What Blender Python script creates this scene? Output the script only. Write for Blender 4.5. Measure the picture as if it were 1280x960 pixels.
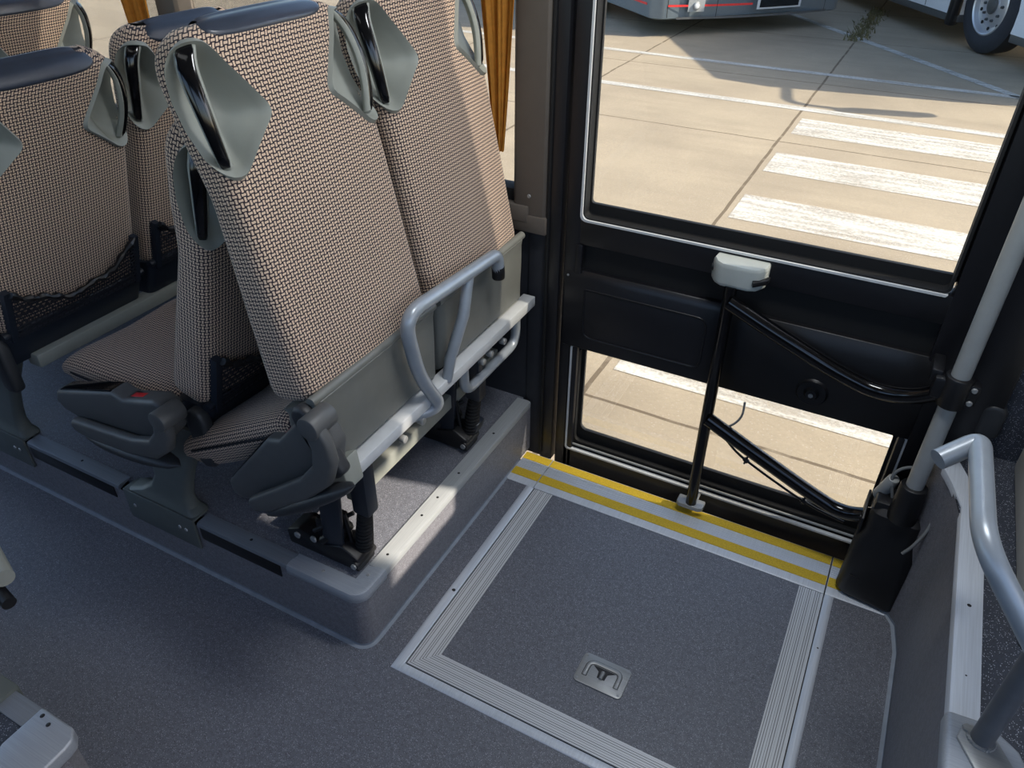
import bpy, bmesh, math, random
from math import sin, cos, pi, radians, sqrt
from mathutils import Vector, Matrix
random.seed(7)
for o in list(bpy.data.objects): bpy.data.objects.remove(o)
SC = bpy.context.scene
COL = SC.collection

# ------------------------------------------------------------------ camera
f_px, th, ro, ya = 947.7, 0.6150, 0.00658, -0.48341
Fw = Vector((sin(ya)*cos(th), cos(ya)*cos(th), -sin(th)))
Rt = Vector((cos(ya), -sin(ya), 0)); Up = Rt.cross(Fw)
Rr = cos(ro)*Rt + sin(ro)*Up; Ur = -sin(ro)*Rt + cos(ro)*Up
cam = bpy.data.cameras.new('camera'); cam.sensor_width = 36; cam.lens = f_px/1280*36
cam.clip_start = 0.02; cam.clip_end = 300
camo = bpy.data.objects.new('camera', cam); COL.objects.link(camo)
mw = Matrix(((Rr.x, Ur.x, -Fw.x, 0), (Rr.y, Ur.y, -Fw.y, 0), (Rr.z, Ur.z, -Fw.z, 1.7), (0, 0, 0, 1)))
camo.matrix_world = mw
SC.camera = camo
# ------------------------------------------------------------------ light
SUN = Vector((-1, -0.237, -0.83)).normalized()
sun = bpy.data.lights.new('sun', 'SUN'); sun.energy = 10.0; sun.angle = radians(0.6); sun.color = (1.0, 0.89, 0.75)
suno = bpy.data.objects.new('sun', sun); COL.objects.link(suno)
suno.rotation_euler = SUN.to_track_quat('-Z', 'Y').to_euler(); suno.location = (6, 4, 6)
W = bpy.data.worlds.new('world'); SC.world = W; W.use_nodes = True
nt = W.node_tree; nt.nodes.clear()
wo = nt.nodes.new('ShaderNodeOutputWorld'); bg = nt.nodes.new('ShaderNodeBackground')
sk = nt.nodes.new('ShaderNodeTexSky'); sk.sky_type = 'NISHITA'; sk.sun_disc = False
sk.sun_elevation = radians(39); sk.sun_rotation = radians(76); sk.dust_density = 2.0; sk.ozone_density = 1.5
nt.links.new(sk.outputs[0], bg.inputs[0]); nt.links.new(bg.outputs[0], wo.inputs[0])
bg.inputs[1].default_value = 0.44
SC.view_settings.view_transform = 'Standard'; SC.view_settings.look = 'None'
SC.view_settings.gamma = 1.0; SC.view_settings.exposure = 0.0; SC.view_settings.use_curve_mapping = False
FILL_W = (.6, .8, 19.0)      # unseen fill lamps added under the ceiling, watts

# ------------------------------------------------------------------ materials
def lin(c):
    return tuple((x/12.92 if x <= .04045 else ((x+.055)/1.055)**2.4) for x in [v/255 for v in c])+(1,)
def newmat(name):
    m = bpy.data.materials.new(name); m.use_nodes = True
    return m, m.node_tree, m.node_tree.nodes['Principled BSDF']
def N(t, ty, **k):
    n = t.nodes.new(ty)
    for a, b in k.items(): setattr(n, a, b)
    return n
def L(t, a, b): t.links.new(a, b)
def math_(t, op, a, b=None, c=None):
    n = N(t, 'ShaderNodeMath', operation=op)
    for i, v in enumerate((a, b, c)):
        if v is None: continue
        if isinstance(v, (int, float)): n.inputs[i].default_value = v
        else: L(t, v, n.inputs[i])
    return n.outputs[0]
def mixc(t, fac, a, b):
    n = N(t, 'ShaderNodeMix', data_type='RGBA')
    for i, v in ((0, fac), (6, a), (7, b)):
        if isinstance(v, (int, float)): n.inputs[i].default_value = v
        elif isinstance(v, tuple): n.inputs[i].default_value = v
        else: L(t, v, n.inputs[i])
    return n.outputs[2]
def ramp(t, x, a, b):
    n = N(t, 'ShaderNodeMapRange'); n.clamp = True
    L(t, x, n.inputs[0]); n.inputs[1].default_value = a; n.inputs[2].default_value = b
    return n.outputs[0]
def noise(t, vec, scale, detail=4, rough=.5):
    n = N(t, 'ShaderNodeTexNoise'); n.inputs['Scale'].default_value = scale
    n.inputs['Detail'].default_value = detail; n.inputs['Roughness'].default_value = rough
    if vec is not None: L(t, vec, n.inputs['Vector'])
    return n.outputs[0]
def geopos(t): return N(t, 'ShaderNodeNewGeometry').outputs['Position']
def bump(t, p, h, strength, dist=.001):
    b = N(t, 'ShaderNodeBump'); b.inputs['Strength'].default_value = strength; b.inputs['Distance'].default_value = dist
    L(t, h, b.inputs['Height']); L(t, b.outputs[0], p.inputs['Normal'])
def plain(name, rgb, rough=.5, metal=0.0, var=.12, scale=30, bmp=0.0, bscale=400, spec=.5):
    m, t, p = newmat(name)
    tc = N(t, 'ShaderNodeTexCoord').outputs['Object']
    c = lin(rgb); d = tuple(x*(1-var) for x in c[:3])+(1,); e = tuple(min(1, x*(1+var)) for x in c[:3])+(1,)
    L(t, mixc(t, ramp(t, noise(t, tc, scale), .3, .7), d, e), p.inputs['Base Color'])
    p.inputs['Roughness'].default_value = rough; p.inputs['Metallic'].default_value = metal
    p.inputs['Specular IOR Level'].default_value = spec
    if bmp: bump(t, p, noise(t, tc, bscale, 2), bmp, .0006)
    return m
def vinyl(name, base, light=(190, 196, 205), dark=(25, 27, 34), cell=560):
    m, t, p = newmat(name)
    pos = geopos(t)
    v = N(t, 'ShaderNodeTexVoronoi'); v.inputs['Scale'].default_value = cell; L(t, pos, v.inputs['Vector'])
    d = v.outputs['Distance']; s = N(t, 'ShaderNodeSeparateColor'); L(t, v.outputs['Color'], s.inputs[0])
    near = math_(t, 'LESS_THAN', d, .42)
    w = math_(t, 'MULTIPLY', near, math_(t, 'GREATER_THAN', s.outputs[0], .86))
    k = math_(t, 'MULTIPLY', near, math_(t, 'LESS_THAN', s.outputs[0], .22))
    b = lin(base)
    c = mixc(t, ramp(t, noise(t, pos, 90, 3), .35, .65), tuple(x*.88 for x in b[:3])+(1,), tuple(x*1.12 for x in b[:3])+(1,))
    c = mixc(t, math_(t, 'MULTIPLY', k, .8), c, lin(dark)); c = mixc(t, math_(t, 'MULTIPLY', w, .75), c, lin(light))
    L(t, c, p.inputs['Base Color']); p.inputs['Roughness'].default_value = .48; p.inputs['Specular IOR Level'].default_value = .5
    bump(t, p, noise(t, pos, 500, 2), .25, .0005)
    return m
def weave(name, lightc, darkc, cell=.0040):
    m, t, p = newmat(name)
    uv = N(t, 'ShaderNodeUVMap'); s = N(t, 'ShaderNodeSeparateXYZ'); L(t, uv.outputs[0], s.inputs[0])
    U = math_(t, 'DIVIDE', s.outputs[0], cell); V = math_(t, 'DIVIDE', s.outputs[1], cell)
    cu = math_(t, 'FLOOR', U); cv = math_(t, 'FLOOR', V)
    fu = math_(t, 'ABSOLUTE', math_(t, 'SUBTRACT', math_(t, 'FRACT', U), .5)); fv = math_(t, 'ABSOLUTE', math_(t, 'SUBTRACT', math_(t, 'FRACT', V), .5))
    par = math_(t, 'FLOORED_MODULO', math_(t, 'ADD', cu, cv), 2.0)
    hb = math_(t, 'LESS_THAN', fv, .25); vb = math_(t, 'LESS_THAN', fu, .25)
    bar = math_(t, 'ADD', math_(t, 'MULTIPLY', par, hb), math_(t, 'MULTIPLY', math_(t, 'SUBTRACT', 1.0, par), vb))
    tc = N(t, 'ShaderNodeTexCoord').outputs['Object']
    l = lin(lightc); dk = lin(darkc)
    nn = ramp(t, noise(t, tc, 700, 2), .35, .65)
    lc = mixc(t, nn, tuple(x*.8 for x in l[:3])+(1,), tuple(min(1, x*1.2) for x in l[:3])+(1,))
    L(t, mixc(t, bar, dk, lc), p.inputs['Base Color'])
    p.inputs['Roughness'].default_value = .9; p.inputs['Specular IOR Level'].default_value = .15
    p.inputs['Sheen Weight'].default_value = .15
    bump(t, p, bar, .5, .0008)
    return m
def metalmat(name, rgb, rough=.35, metal=1.0, streak=(1, 60, 60)):
    m, t, p = newmat(name)
    tc = N(t, 'ShaderNodeTexCoord').outputs['Object']
    mp = N(t, 'ShaderNodeMapping'); mp.inputs['Scale'].default_value = streak; L(t, tc, mp.inputs[0])
    n = noise(t, mp.outputs[0], 8, 4)
    c = lin(rgb)
    L(t, mixc(t, ramp(t, n, .3, .7), tuple(x*.9 for x in c[:3])+(1,), tuple(min(1, x*1.08) for x in c[:3])+(1,)), p.inputs['Base Color'])
    p.inputs['Metallic'].default_value = metal
    L(t, math_(t, 'ADD', math_(t, 'MULTIPLY', n, .15), rough-.07), p.inputs['Roughness'])
    return m
def ribbed(name, rgb, axis, period, lo, hi):
    m, t, p = newmat(name)
    s = N(t, 'ShaderNodeSeparateXYZ'); L(t, geopos(t), s.inputs[0])
    x = s.outputs[axis]
    fr = math_(t, 'FRACT', math_(t, 'DIVIDE', x, period))
    g = math_(t, 'LESS_THAN', fr, .34)
    band = math_(t, 'FRACT', math_(t, 'DIVIDE', math_(t, 'SUBTRACT', x, lo), (hi-lo)/3.0))
    smooth = math_(t, 'GREATER_THAN', band, .78)
    g2 = math_(t, 'MULTIPLY', g, math_(t, 'SUBTRACT', 1.0, smooth))
    c = lin(rgb)
    L(t, mixc(t, g2, c, tuple(v*.33 for v in c[:3])+(1,)), p.inputs['Base Color'])
    p.inputs['Metallic'].default_value = .2; p.inputs['Roughness'].default_value = .42
    bump(t, p, math_(t, 'SUBTRACT', 1.0, g2), .5, .001)
    return m
def glassmat(name, tint=(1, 1, 1, 1), mixf=.06):
    m = bpy.data.materials.new(name); m.use_nodes = True; t = m.node_tree; t.nodes.clear()
    o = N(t, 'ShaderNodeOutputMaterial'); mx = N(t, 'ShaderNodeMixShader'); tr = N(t, 'ShaderNodeBsdfTransparent'); gl = N(t, 'ShaderNodeBsdfGlossy')
    tr.inputs[0].default_value = tint; gl.inputs['Roughness'].default_value = .02
    fr = N(t, 'ShaderNodeFresnel'); fr.inputs[0].default_value = 1.45
    tc = N(t, 'ShaderNodeTexCoord').outputs['Object']
    f = math_(t, 'MULTIPLY', fr.outputs[0], math_(t, 'ADD', .55, math_(t, 'MULTIPLY', noise(t, tc, 6), .2)))
    L(t, f, mx.inputs[0]); L(t, tr.outputs[0], mx.inputs[1]); L(t, gl.outputs[0], mx.inputs[2]); L(t, mx.outputs[0], o.inputs[0])
    return m
def netmat(name):
    m = bpy.data.materials.new(name); m.use_nodes = True; t = m.node_tree; p = t.nodes['Principled BSDF']; o = t.nodes['Material Output']
    uv = N(t, 'ShaderNodeUVMap'); s = N(t, 'ShaderNodeSeparateXYZ'); L(t, uv.outputs[0], s.inputs[0])
    V = math_(t, 'DIVIDE', s.outputs[1], .012); row = math_(t, 'FLOOR', V)
    off = math_(t, 'MULTIPLY', math_(t, 'FLOORED_MODULO', row, 2.0), .5)
    U = math_(t, 'ADD', math_(t, 'DIVIDE', s.outputs[0], .016), off)
    du = math_(t, 'ABSOLUTE', math_(t, 'SUBTRACT', math_(t, 'FRACT', U), .5)); dv = math_(t, 'ABSOLUTE', math_(t, 'SUBTRACT', math_(t, 'FRACT', V), .5))
    hole = math_(t, 'MULTIPLY', math_(t, 'LESS_THAN', du, .36), math_(t, 'LESS_THAN', dv, .26))
    p.inputs['Base Color'].default_value = lin((26, 28, 36)); p.inputs['Roughness'].default_value = .7
    tr = N(t, 'ShaderNodeBsdfTransparent'); mx = N(t, 'ShaderNodeMixShader')
    L(t, hole, mx.inputs[0]); L(t, p.outputs[0], mx.inputs[1]); L(t, tr.outputs[0], mx.inputs[2]); L(t, mx.outputs[0], o.inputs[0])
    return m
def pavement_mat():
    m, t, p = newmat('concrete_slabs')
    pos = geopos(t); s = N(t, 'ShaderNodeSeparateXYZ'); L(t, pos, s.inputs[0])
    wob = math_(t, 'MULTIPLY', math_(t, 'SUBTRACT', noise(t, pos, 2.5, 5), .5), .028)
    X = math_(t, 'ADD', s.outputs[0], wob); Y = math_(t, 'ADD', s.outputs[1], wob)
    def joint(c, lst, w):
        out = None
        for q in lst:
            a = math_(t, 'LESS_THAN', math_(t, 'ABSOLUTE', math_(t, 'SUBTRACT', c, q)), w)
            out = a if out is None else math_(t, 'MAXIMUM', out, a)
        return out
    j = math_(t, 'MAXIMUM', joint(X, (-9.6, -7.4, -5.3, -3.2, -1.02, 1.2, 3.4), .012), joint(Y, (-2, .3, 2.63, 4.7, 6.8, 9.0, 11.5, 13.8, 16, 18.2), .009))
    n1 = ramp(t, noise(t, pos, 1.2, 6, .6), .3, .7); n2 = ramp(t, noise(t, pos, 60, 4, .7), .25, .75)
    c = mixc(t, n1, lin((136, 125, 107)), lin((154, 142, 121)))
    c = mixc(t, math_(t, 'MULTIPLY', n2, .35), c, lin((102, 94, 84)))
    v = N(t, 'ShaderNodeTexVoronoi'); v.inputs['Scale'].default_value = 55; L(t, pos, v.inputs['Vector'])
    c = mixc(t, math_(t, 'MULTIPLY', math_(t, 'LESS_THAN', v.outputs['Distance'], .18), .4), c, lin((168, 162, 152)))
    mp = N(t, 'ShaderNodeMapping'); mp.inputs['Scale'].default_value = (.35, 3, 1); L(t, pos, mp.inputs[0])
    c = mixc(t, math_(t, 'MULTIPLY', ramp(t, noise(t, mp.outputs[0], 2, 4), .45, .75), .22), c, lin((104, 94, 80)))
    jn = math_(t, 'MULTIPLY', j, ramp(t, noise(t, pos, 9, 3), .2, .45))
    c = mixc(t, math_(t, 'MULTIPLY', jn, .75), c, lin((70, 58, 44)))
    L(t, c, p.inputs['Base Color']); p.inputs['Roughness'].default_value = .9; p.inputs['Specular IOR Level'].default_value = .2
    bump(t, p, noise(t, pos, 120, 4), .3, .003)
    return m
def paintmat(name, rgb, wear):
    m = bpy.data.materials.new(name); m.use_nodes = True; t = m.node_tree; p = t.nodes['Principled BSDF']; o = t.nodes['Material Output']
    pos = geopos(t)
    mp = N(t, 'ShaderNodeMapping'); mp.inputs['Scale'].default_value = (.6, 4, 1); L(t, pos, mp.inputs[0])
    a = noise(t, mp.outputs[0], 3.0, 6, .65); b = noise(t, pos, 45, 4, .7)
    k = math_(t, 'ADD', math_(t, 'MULTIPLY', a, .6), math_(t, 'MULTIPLY', b, .4))
    f = math_(t, 'MULTIPLY', ramp(t, k, .42, .62), wear)
    p.inputs['Base Color'].default_value = lin(rgb); p.inputs['Roughness'].default_value = .8
    tr = N(t, 'ShaderNodeBsdfTransparent'); mx = N(t, 'ShaderNodeMixShader')
    L(t, f, mx.inputs[0]); L(t, p.outputs[0], mx.inputs[1]); L(t, tr.outputs[0], mx.inputs[2]); L(t, mx.outputs[0], o.inputs[0])
    return m
def curtainmat(name, rgb):
    m = bpy.data.materials.new(name); m.use_nodes = True; t = m.node_tree; p = t.nodes['Principled BSDF']; o = t.nodes['Material Output']
    tc = N(t, 'ShaderNodeTexCoord').outputs['Object']; n = ramp(t, noise(t, tc, 60, 4), .3, .7)
    c = mixc(t, n, tuple(x*.8 for x in lin(rgb)[:3])+(1,), lin(rgb)); L(t, c, p.inputs['Base Color']); p.inputs['Roughness'].default_value = .85
    tl = N(t, 'ShaderNodeBsdfTranslucent'); L(t, c, tl.inputs[0]); mx = N(t, 'ShaderNodeMixShader'); mx.inputs[0].default_value = .5
    L(t, p.outputs[0], mx.inputs[1]); L(t, tl.outputs[0], mx.inputs[2]); L(t, mx.outputs[0], o.inputs[0])
    return m
M = {}
M['floor'] = vinyl('speckled_vinyl', (95, 97, 105), light=(175, 180, 188))
M['side'] = vinyl('speckled_vinyl_wall', (112, 112, 118), light=(165, 165, 170), dark=(60, 60, 66), cell=600)
M['floor_dark'] = vinyl('dark_speckled_vinyl', (50, 54, 64), cell=520)
M['weld'] = plain('vinyl_weld', (128, 136, 146), .5)
M['weave'] = weave('woven_seat_fabric', (196, 172, 150), (42, 36, 45), .0083)
M['leather'] = plain('blue_grey_leatherette', (50, 56, 68), .30, var=.08, bmp=.15, bscale=500)
M['seam'] = plain('dark_thread', (20, 22, 28), .7)
M['grip_shell'] = plain('warm_grey_plastic', (138, 141, 134), .5, var=.04, bmp=.08)
M['gloss_black'] = plain('gloss_black_plastic', (10, 11, 14), .12, var=.05)
M['grey_shell'] = plain('seat_shell_grey', (104, 105, 100), .42, var=.05, bmp=.1)
M['dark_shell'] = plain('seat_shell_dark', (28, 34, 44), .4, var=.06, bmp=.1)
M['console'] = plain('console_plastic', (76, 77, 77), .48, var=.05, bmp=.12)
M['console_dark'] = plain('console_dark_plastic', (44, 46, 49), .48, var=.05, bmp=.12)
M['black'] = plain('black_plastic', (14, 14, 17), .45, var=.1, bmp=.1)
M['door_black'] = plain('door_black_paint', (20, 20, 24), .38, var=.06)
M['rubber'] = plain('black_rubber', (8, 8, 9), .75)
M['net'] = netmat('pocket_net')
M['red'] = plain('red_button', (200, 28, 36), .35)
M['silver'] = plain('silver_painted_tube', (150, 157, 164), .33, .25, var=.05)
M['post_grey'] = plain('dull_grey_post', (98, 100, 104), .4, .2, var=.08)
M['pole_grey'] = plain('grey_painted_pole', (150, 152, 150), .38, var=.05)
M['white_paint'] = plain('light_grey_trim', (196, 198, 198), .4, var=.04)
M['lockbox'] = plain('light_grey_cast', (168, 172, 166), .42, var=.04, bmp=.1)
M['alu'] = metalmat('anodised_aluminium', (192, 198, 206), .42, .2, (60, 1, 60))
M['alu_edge'] = metalmat('satin_edge_aluminium', (158, 162, 164), .42, .25, (60, 1, 60))
M['alux'] = metalmat('anodised_aluminium_long', (152, 158, 166), .42, .25, (1, 60, 60))
M['alu_dark'] = metalmat('weathered_aluminium', (118, 124, 132), .45, .25, (1, 60, 60))
M['bracket'] = plain('grey_green_painted_steel', (84, 90, 88), .45, var=.06)
M['steel'] = metalmat('bare_steel', (150, 152, 152), .38, .4)
M['black_gloss_tube'] = plain('black_enamel_tube', (9, 9, 11), .14, var=.05)
M['glass'] = glassmat('window_glass', (.97, .98, .97, 1))
M['glass_tint'] = glassmat('side_window_glass', (.95, .96, .95, 1))
M['yellow'] = plain('yellow_grit_strip', (190, 160, 36), .75, var=.25, scale=500, bmp=.6, bscale=900)
M['ribL'] = ribbed('ribbed_aluminium_left', (196, 198, 200), 0, .0058, -.777, -.712)
M['ribR'] = ribbed('ribbed_aluminium_right', (196, 198, 200), 0, .0058, .060, .126)
M['ribN'] = ribbed('ribbed_aluminium_near', (196, 198, 200), 1, .0058, .906, .974)
M['pillar'] = plain('taupe_pillar_cover', (92, 84, 76), .5, var=.04)
M['wall'] = plain('dark_wall_lining', (34, 36, 42), .6)
M['ceil'] = plain('pale_ceiling_lining', (140, 141, 142), .8)
M['curtain'] = curtainmat('golden_curtain_cloth', (212, 150, 60))
M['pave'] = pavement_mat()
M['paint_white'] = paintmat('worn_white_road_paint', (178, 174, 164), .7)
M['paint_line'] = paintmat('white_line_paint', (170, 168, 160), .55)
M['bus_silver'] = plain('silver_bus_paint', (106, 116, 122), .3, .3, var=.03)
M['bus_white'] = plain('white_bus_paint', (214, 216, 218), .3, var=.03)
M['red_line'] = plain('red_pinstripe', (214, 52, 48), .4)
M['tyre'] = plain('tyre_rubber', (40, 42, 48), .85)
M['rim'] = metalmat('wheel_rim_alloy', (190, 190, 192), .35, .6)
M['dkglass'] = plain('dark_bus_glass', (20, 24, 28), .08)
M['weed'] = plain('dry_green_weed', (92, 86, 56), .9, var=.4, scale=80)
M['cable'] = plain('grey_cable', (110, 112, 112), .5)
M['green'] = plain('green_sticker', (40, 130, 90), .5)
M['panel_white'] = plain('pale_grey_panel', (190, 186, 176), .5, var=.04)

# ------------------------------------------------------------------ mesh helpers
class MB:
    def __init__(s): s.bm = bmesh.new(); s.uv = s.bm.loops.layers.uv.new('UVMap')
    def add(s, verts, faces, uvs=None):
        vs = [s.bm.verts.new(v) for v in verts]
        for i, f in enumerate(faces):
            try: fc = s.bm.faces.new([vs[k] for k in f])
            except ValueError: continue
            if uvs:
                for lp, k in zip(fc.loops, f if not isinstance(uvs[0], list) else range(len(f))):
                    lp[s.uv].uv = uvs[k] if not isinstance(uvs[0], list) else uvs[i][k]
        return vs
    def absorb(s, b2, mat=None):
        b2.verts.ensure_lookup_table(); mp = {}
        for v in b2.verts:
            co = mat @ v.co if mat else v.co
            mp[v] = s.bm.verts.new(co)
        for f in b2.faces:
            try: s.bm.faces.new([mp[v] for v in f.verts])
            except ValueError: pass
        b2.free()
    def box(s, x0, x1, y0, y1, z0, z1, bev=.003, seg=2, mat=None):
        b = bmesh.new(); bmesh.ops.create_cube(b, size=1)
        for v in b.verts: v.co = Vector(((x0+x1)/2+v.co.x*(x1-x0), (y0+y1)/2+v.co.y*(y1-y0), (z0+z1)/2+v.co.z*(z1-z0)))
        if bev: bmesh.ops.bevel(b, geom=list(b.edges), offset=min(bev, .45*min(abs(x1-x0), abs(y1-y0), abs(z1-z0))), segments=seg, affect='EDGES', profile=.5)
        s.absorb(b, mat); return s
    def prism(s, poly, axis, a, b_, bev=.004, seg=2, mat=None):
        """poly of 2D points; axis 'y': (x,z) ; 'x': (y,z) ; 'z': (x,y)"""
        b = bmesh.new()
        def P(p, h): return {'y': (p[0], h, p[1]), 'x': (h, p[0], p[1]), 'z': (p[0], p[1], h)}[axis]
        lo = [b.verts.new(P(p, a)) for p in poly]; hi = [b.verts.new(P(p, b_)) for p in poly]
        n = len(poly); b.faces.new(lo); b.faces.new(hi[::-1])
        for i in range(n): b.faces.new([lo[i], hi[i], hi[(i+1) % n], lo[(i+1) % n]])
        bmesh.ops.recalc_face_normals(b, faces=list(b.faces))
        if bev:
            eds = [e for e in b.edges if len(e.link_faces) == 2 and e.calc_face_angle(0) > .6]
            bmesh.ops.bevel(b, geom=eds, offset=bev, segments=seg, affect='EDGES', profile=.5, clamp_overlap=True)
        s.absorb(b, mat); return s
    def loft(s, loops, cap=True, closed=True, uvs=None):
        n = len(loops[0]); vs = []
        for lp in loops: vs.append([s.bm.verts.new(p) for p in lp])
        for i in range(len(loops)-1):
            for j in range(n if closed else n-1):
                k = (j+1) % n
                try: f = s.bm.faces.new([vs[i][j], vs[i][k], vs[i+1][k], vs[i+1][j]])
                except ValueError: continue
                if uvs:
                    u = uvs
                    q = [u[i][j], u[i][j+1], u[i+1][j+1], u[i+1][j]]
                    for l2, w in zip(f.loops, q): l2[s.uv].uv = w
        if cap and closed:
            for e in (vs[0][::-1], vs[-1]):
                try: s.bm.faces.new(e)
                except ValueError: pass
        return s
    def cyl(s, p0, p1, r, r1=None, seg=20, bev=0):
        p0, p1 = Vector(p0), Vector(p1); d = (p1-p0); ln = d.length; d.normalize(); r1 = r if r1 is None else r1
        a = d.orthogonal().normalized(); b = d.cross(a)
        prof = [(0, r), (1, r1)] if not bev else [(0, r-bev), (bev/ln*.35, r-bev*.3), (bev/ln, r), (1-bev/ln, r1), (1-bev/ln*.35, r1-bev*.3), (1, r1-bev)]
        s.loft([[p0+d*ln*t+(a*cos(2*pi*k/seg)+b*sin(2*pi*k/seg))*rr for k in range(seg)] for t, rr in prof]); return s
    def tube(s, pts, r, bend=.03, seg=16, cap=True):
        P = round_path(pts, bend); s.sweep(P, r, seg); return s
    def sweep(s, P, r, seg=16):
        P = [Vector(p) for p in P]; loops = []; prev = None
        for i, p in enumerate(P):
            t = (P[min(i+1, len(P)-1)]-P[max(i-1, 0)]).normalized()
            if prev is None: a = t.orthogonal().normalized()
            else: a = (prev-t*prev.dot(t)).normalized()
            prev = a; b = t.cross(a); rr = r[i] if isinstance(r, (list, tuple)) else r
            loops.append([p+(a*cos(2*pi*k/seg)+b*sin(2*pi*k/seg))*rr for k in range(seg)])
        s.loft(loops)
    def build(s, name, mat, parent=None, world=False, smooth=True, ang=38):
        me = bpy.data.meshes.new(name)
        bmesh.ops.recalc_face_normals(s.bm, faces=list(s.bm.faces))
        off = None
        if parent is not None and world:
            off = parent.matrix_world_cache if hasattr(parent, 'matrix_world_cache') else wloc(parent)
            for v in s.bm.verts: v.co -= off
        s.bm.to_mesh(me); s.bm.free()
        o = bpy.data.objects.new(name, me); COL.objects.link(o); me.materials.append(mat)
        if parent is None:
            xs = [v.co for v in me.vertices]
            mn = Vector((min(c[i] for c in xs) for i in range(3))); mx = Vector((max(c[i] for c in xs) for i in range(3)))
            c = Vector(((mn.x+mx.x)/2, (mn.y+mx.y)/2, mn.z))
            me.transform(Matrix.Translation(-c)); o.location = c
        else: o.parent = parent
        if smooth:
            for p in me.polygons: p.use_smooth = True
            me.set_sharp_from_angle(angle=radians(ang))
        return o
def islands(bm):
    seen = set(); out = []
    for v in bm.verts:
        if v in seen: continue
        st = [v]; seen.add(v); isl = []
        while st:
            a = st.pop(); isl.append(a)
            for e in a.link_edges:
                b = e.other_vert(a)
                if b not in seen: seen.add(b); st.append(b)
        out.append(isl)
    return out
def build_each(mb, name, mat, parent, world=True):
    res = []
    for isl in islands(mb.bm):
        m2 = MB(); mp = {v: m2.bm.verts.new(v.co) for v in isl}; fs = set(f for v in isl for f in v.link_faces)
        for f in fs: m2.bm.faces.new([mp[v] for v in f.verts])
        res.append(m2.build(name, mat, parent, world))
    mb.bm.free(); return res
def wloc(o):
    v = Vector(o.location); p = o.parent
    while p is not None: v += Vector(p.location); p = p.parent
    return v
def round_path(pts, bend=.03, n=8):
    pts = [Vector(p) for p in pts]; out = [pts[0]]
    for i in range(1, len(pts)-1):
        a, b, c = pts[i-1], pts[i], pts[i+1]
        bd = bend[i] if isinstance(bend, (list, tuple)) else bend
        r = min(bd, .48*(a-b).length, .48*(c-b).length)
        p = b+(a-b).normalized()*r; q = b+(c-b).normalized()*r
        for k in range(n+1):
            t = k/n; out.append((1-t)**2*p+2*t*(1-t)*b+t*t*q)
    out.append(pts[-1]); return out
def tag(o, label=None, cat=None, group=None, kind=None):
    if label: o['label'] = label
    if cat: o['category'] = cat
    if group: o['group'] = group
    if kind: o['kind'] = kind
    return o
def thing(name, loc, label, cat, group=None, kind=None):
    o = bpy.data.objects.new(name, None); COL.objects.link(o); o.location = loc; o.empty_display_size = .05
    return tag(o, label, cat, group, kind)
def struct(o): o['kind'] = 'structure'; return o
def bx(name, mat, *a, parent=None, bev=.003, world=True):
    return MB().box(*a, bev=bev).build(name, mat, parent, world)
def rrect(x0, x1, y0, y1, r, n=5):
    P = []
    for cx, cy, a0 in ((x1-r, y1-r, 0), (x0+r, y1-r, 90), (x0+r, y0+r, 180), (x1-r, y0+r, 270)):
        for k in range(n+1):
            a = radians(a0+90*k/n); P.append((cx+r*cos(a), cy+r*sin(a)))
    return P
def frame_mesh(mb, outer, inner, axis, a, b):
    """ring between two closed 2D outlines with the same count, extruded a..b"""
    def P(p, h): return {'y': (p[0], h, p[1]), 'x': (h, p[0], p[1]), 'z': (p[0], p[1], h)}[axis]
    mb.loft([[P(p, a) for p in outer], [P(p, b) for p in outer], [P(p, b) for p in inner], [P(p, a) for p in inner], [P(p, a) for p in outer]], cap=False)
    return mb
def screw(mb, p, n, r=.006, h=.002):
    p = Vector(p); n = Vector(n).normalized(); mb.cyl(p, p+n*h, r, r*.75, seg=12); return mb

# ================================================================== SETTING
# ---- floor of the aisle and the entrance well (with the hole of the ramp left open)
HX0, HX1, HY0, HY1 = -.8075, .153, .884, 1.645
mb = MB()
for (a, b, c, d) in ((-5, HX0, -.8, .90), (HX0, HX1, -.8, HY0), (HX1, .345, -.8, 1.645), (HX0-.10, HX0, .90, 1.645), (.345, 3.2, -.8, .2)):
    mb.box(a, b, c, d, -.03, 0, bev=0)
o = struct(mb.build('floor', M['floor'], smooth=False))
# bus under-body below the floor
struct(bx('floor_underbody', M['black'], -5, 3.2, -.8, 1.80, -.09, -.045, bev=0))
# ---- raised seat platform
PX, PY, PZ = -.887, .897, .20
def platform_outline(off=0, x0=-4.6, y1=1.84, r=.035):
    P = [(x0, PY-off)]
    cx, cy = PX-r, PY+r
    for k in range(7):
        a = radians(-90+90*k/6); P.append((cx+(r+off)*cos(a), cy+(r+off)*sin(a)))
    P += [(PX+off, y1), (x0, y1)]
    return P
mb = MB(); out = platform_outline()
mb.loft([[(x, y, 0) for x, y in out], [(x, y, PZ-.012) for x, y in out]], cap=False)
struct(mb.build('platform_wall', M['side'])) 
mb = MB(); mb.prism(platform_outline(-.03), 'z', PZ-.012, PZ, bev=0)
struct(mb.build('platform_floor', M['floor']))
# weld line where the vinyl folds up to the platform
mb = MB(); a = platform_outline(.011)[:-2]+[(PX+.009, 1.745)]; b = platform_outline(.0015)[:-2]+[(PX+.0015, 1.745)]
mb.loft([[(x, y, .0015) for x, y in a], [(x, y, .003) for x, y in b], [(x, y, .010) for x, y in platform_outline(.0008)[:-2]+[(PX+.0008, 1.745)]]], cap=False, closed=False)
struct(mb.build('trim_1', M['weld']))
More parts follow.
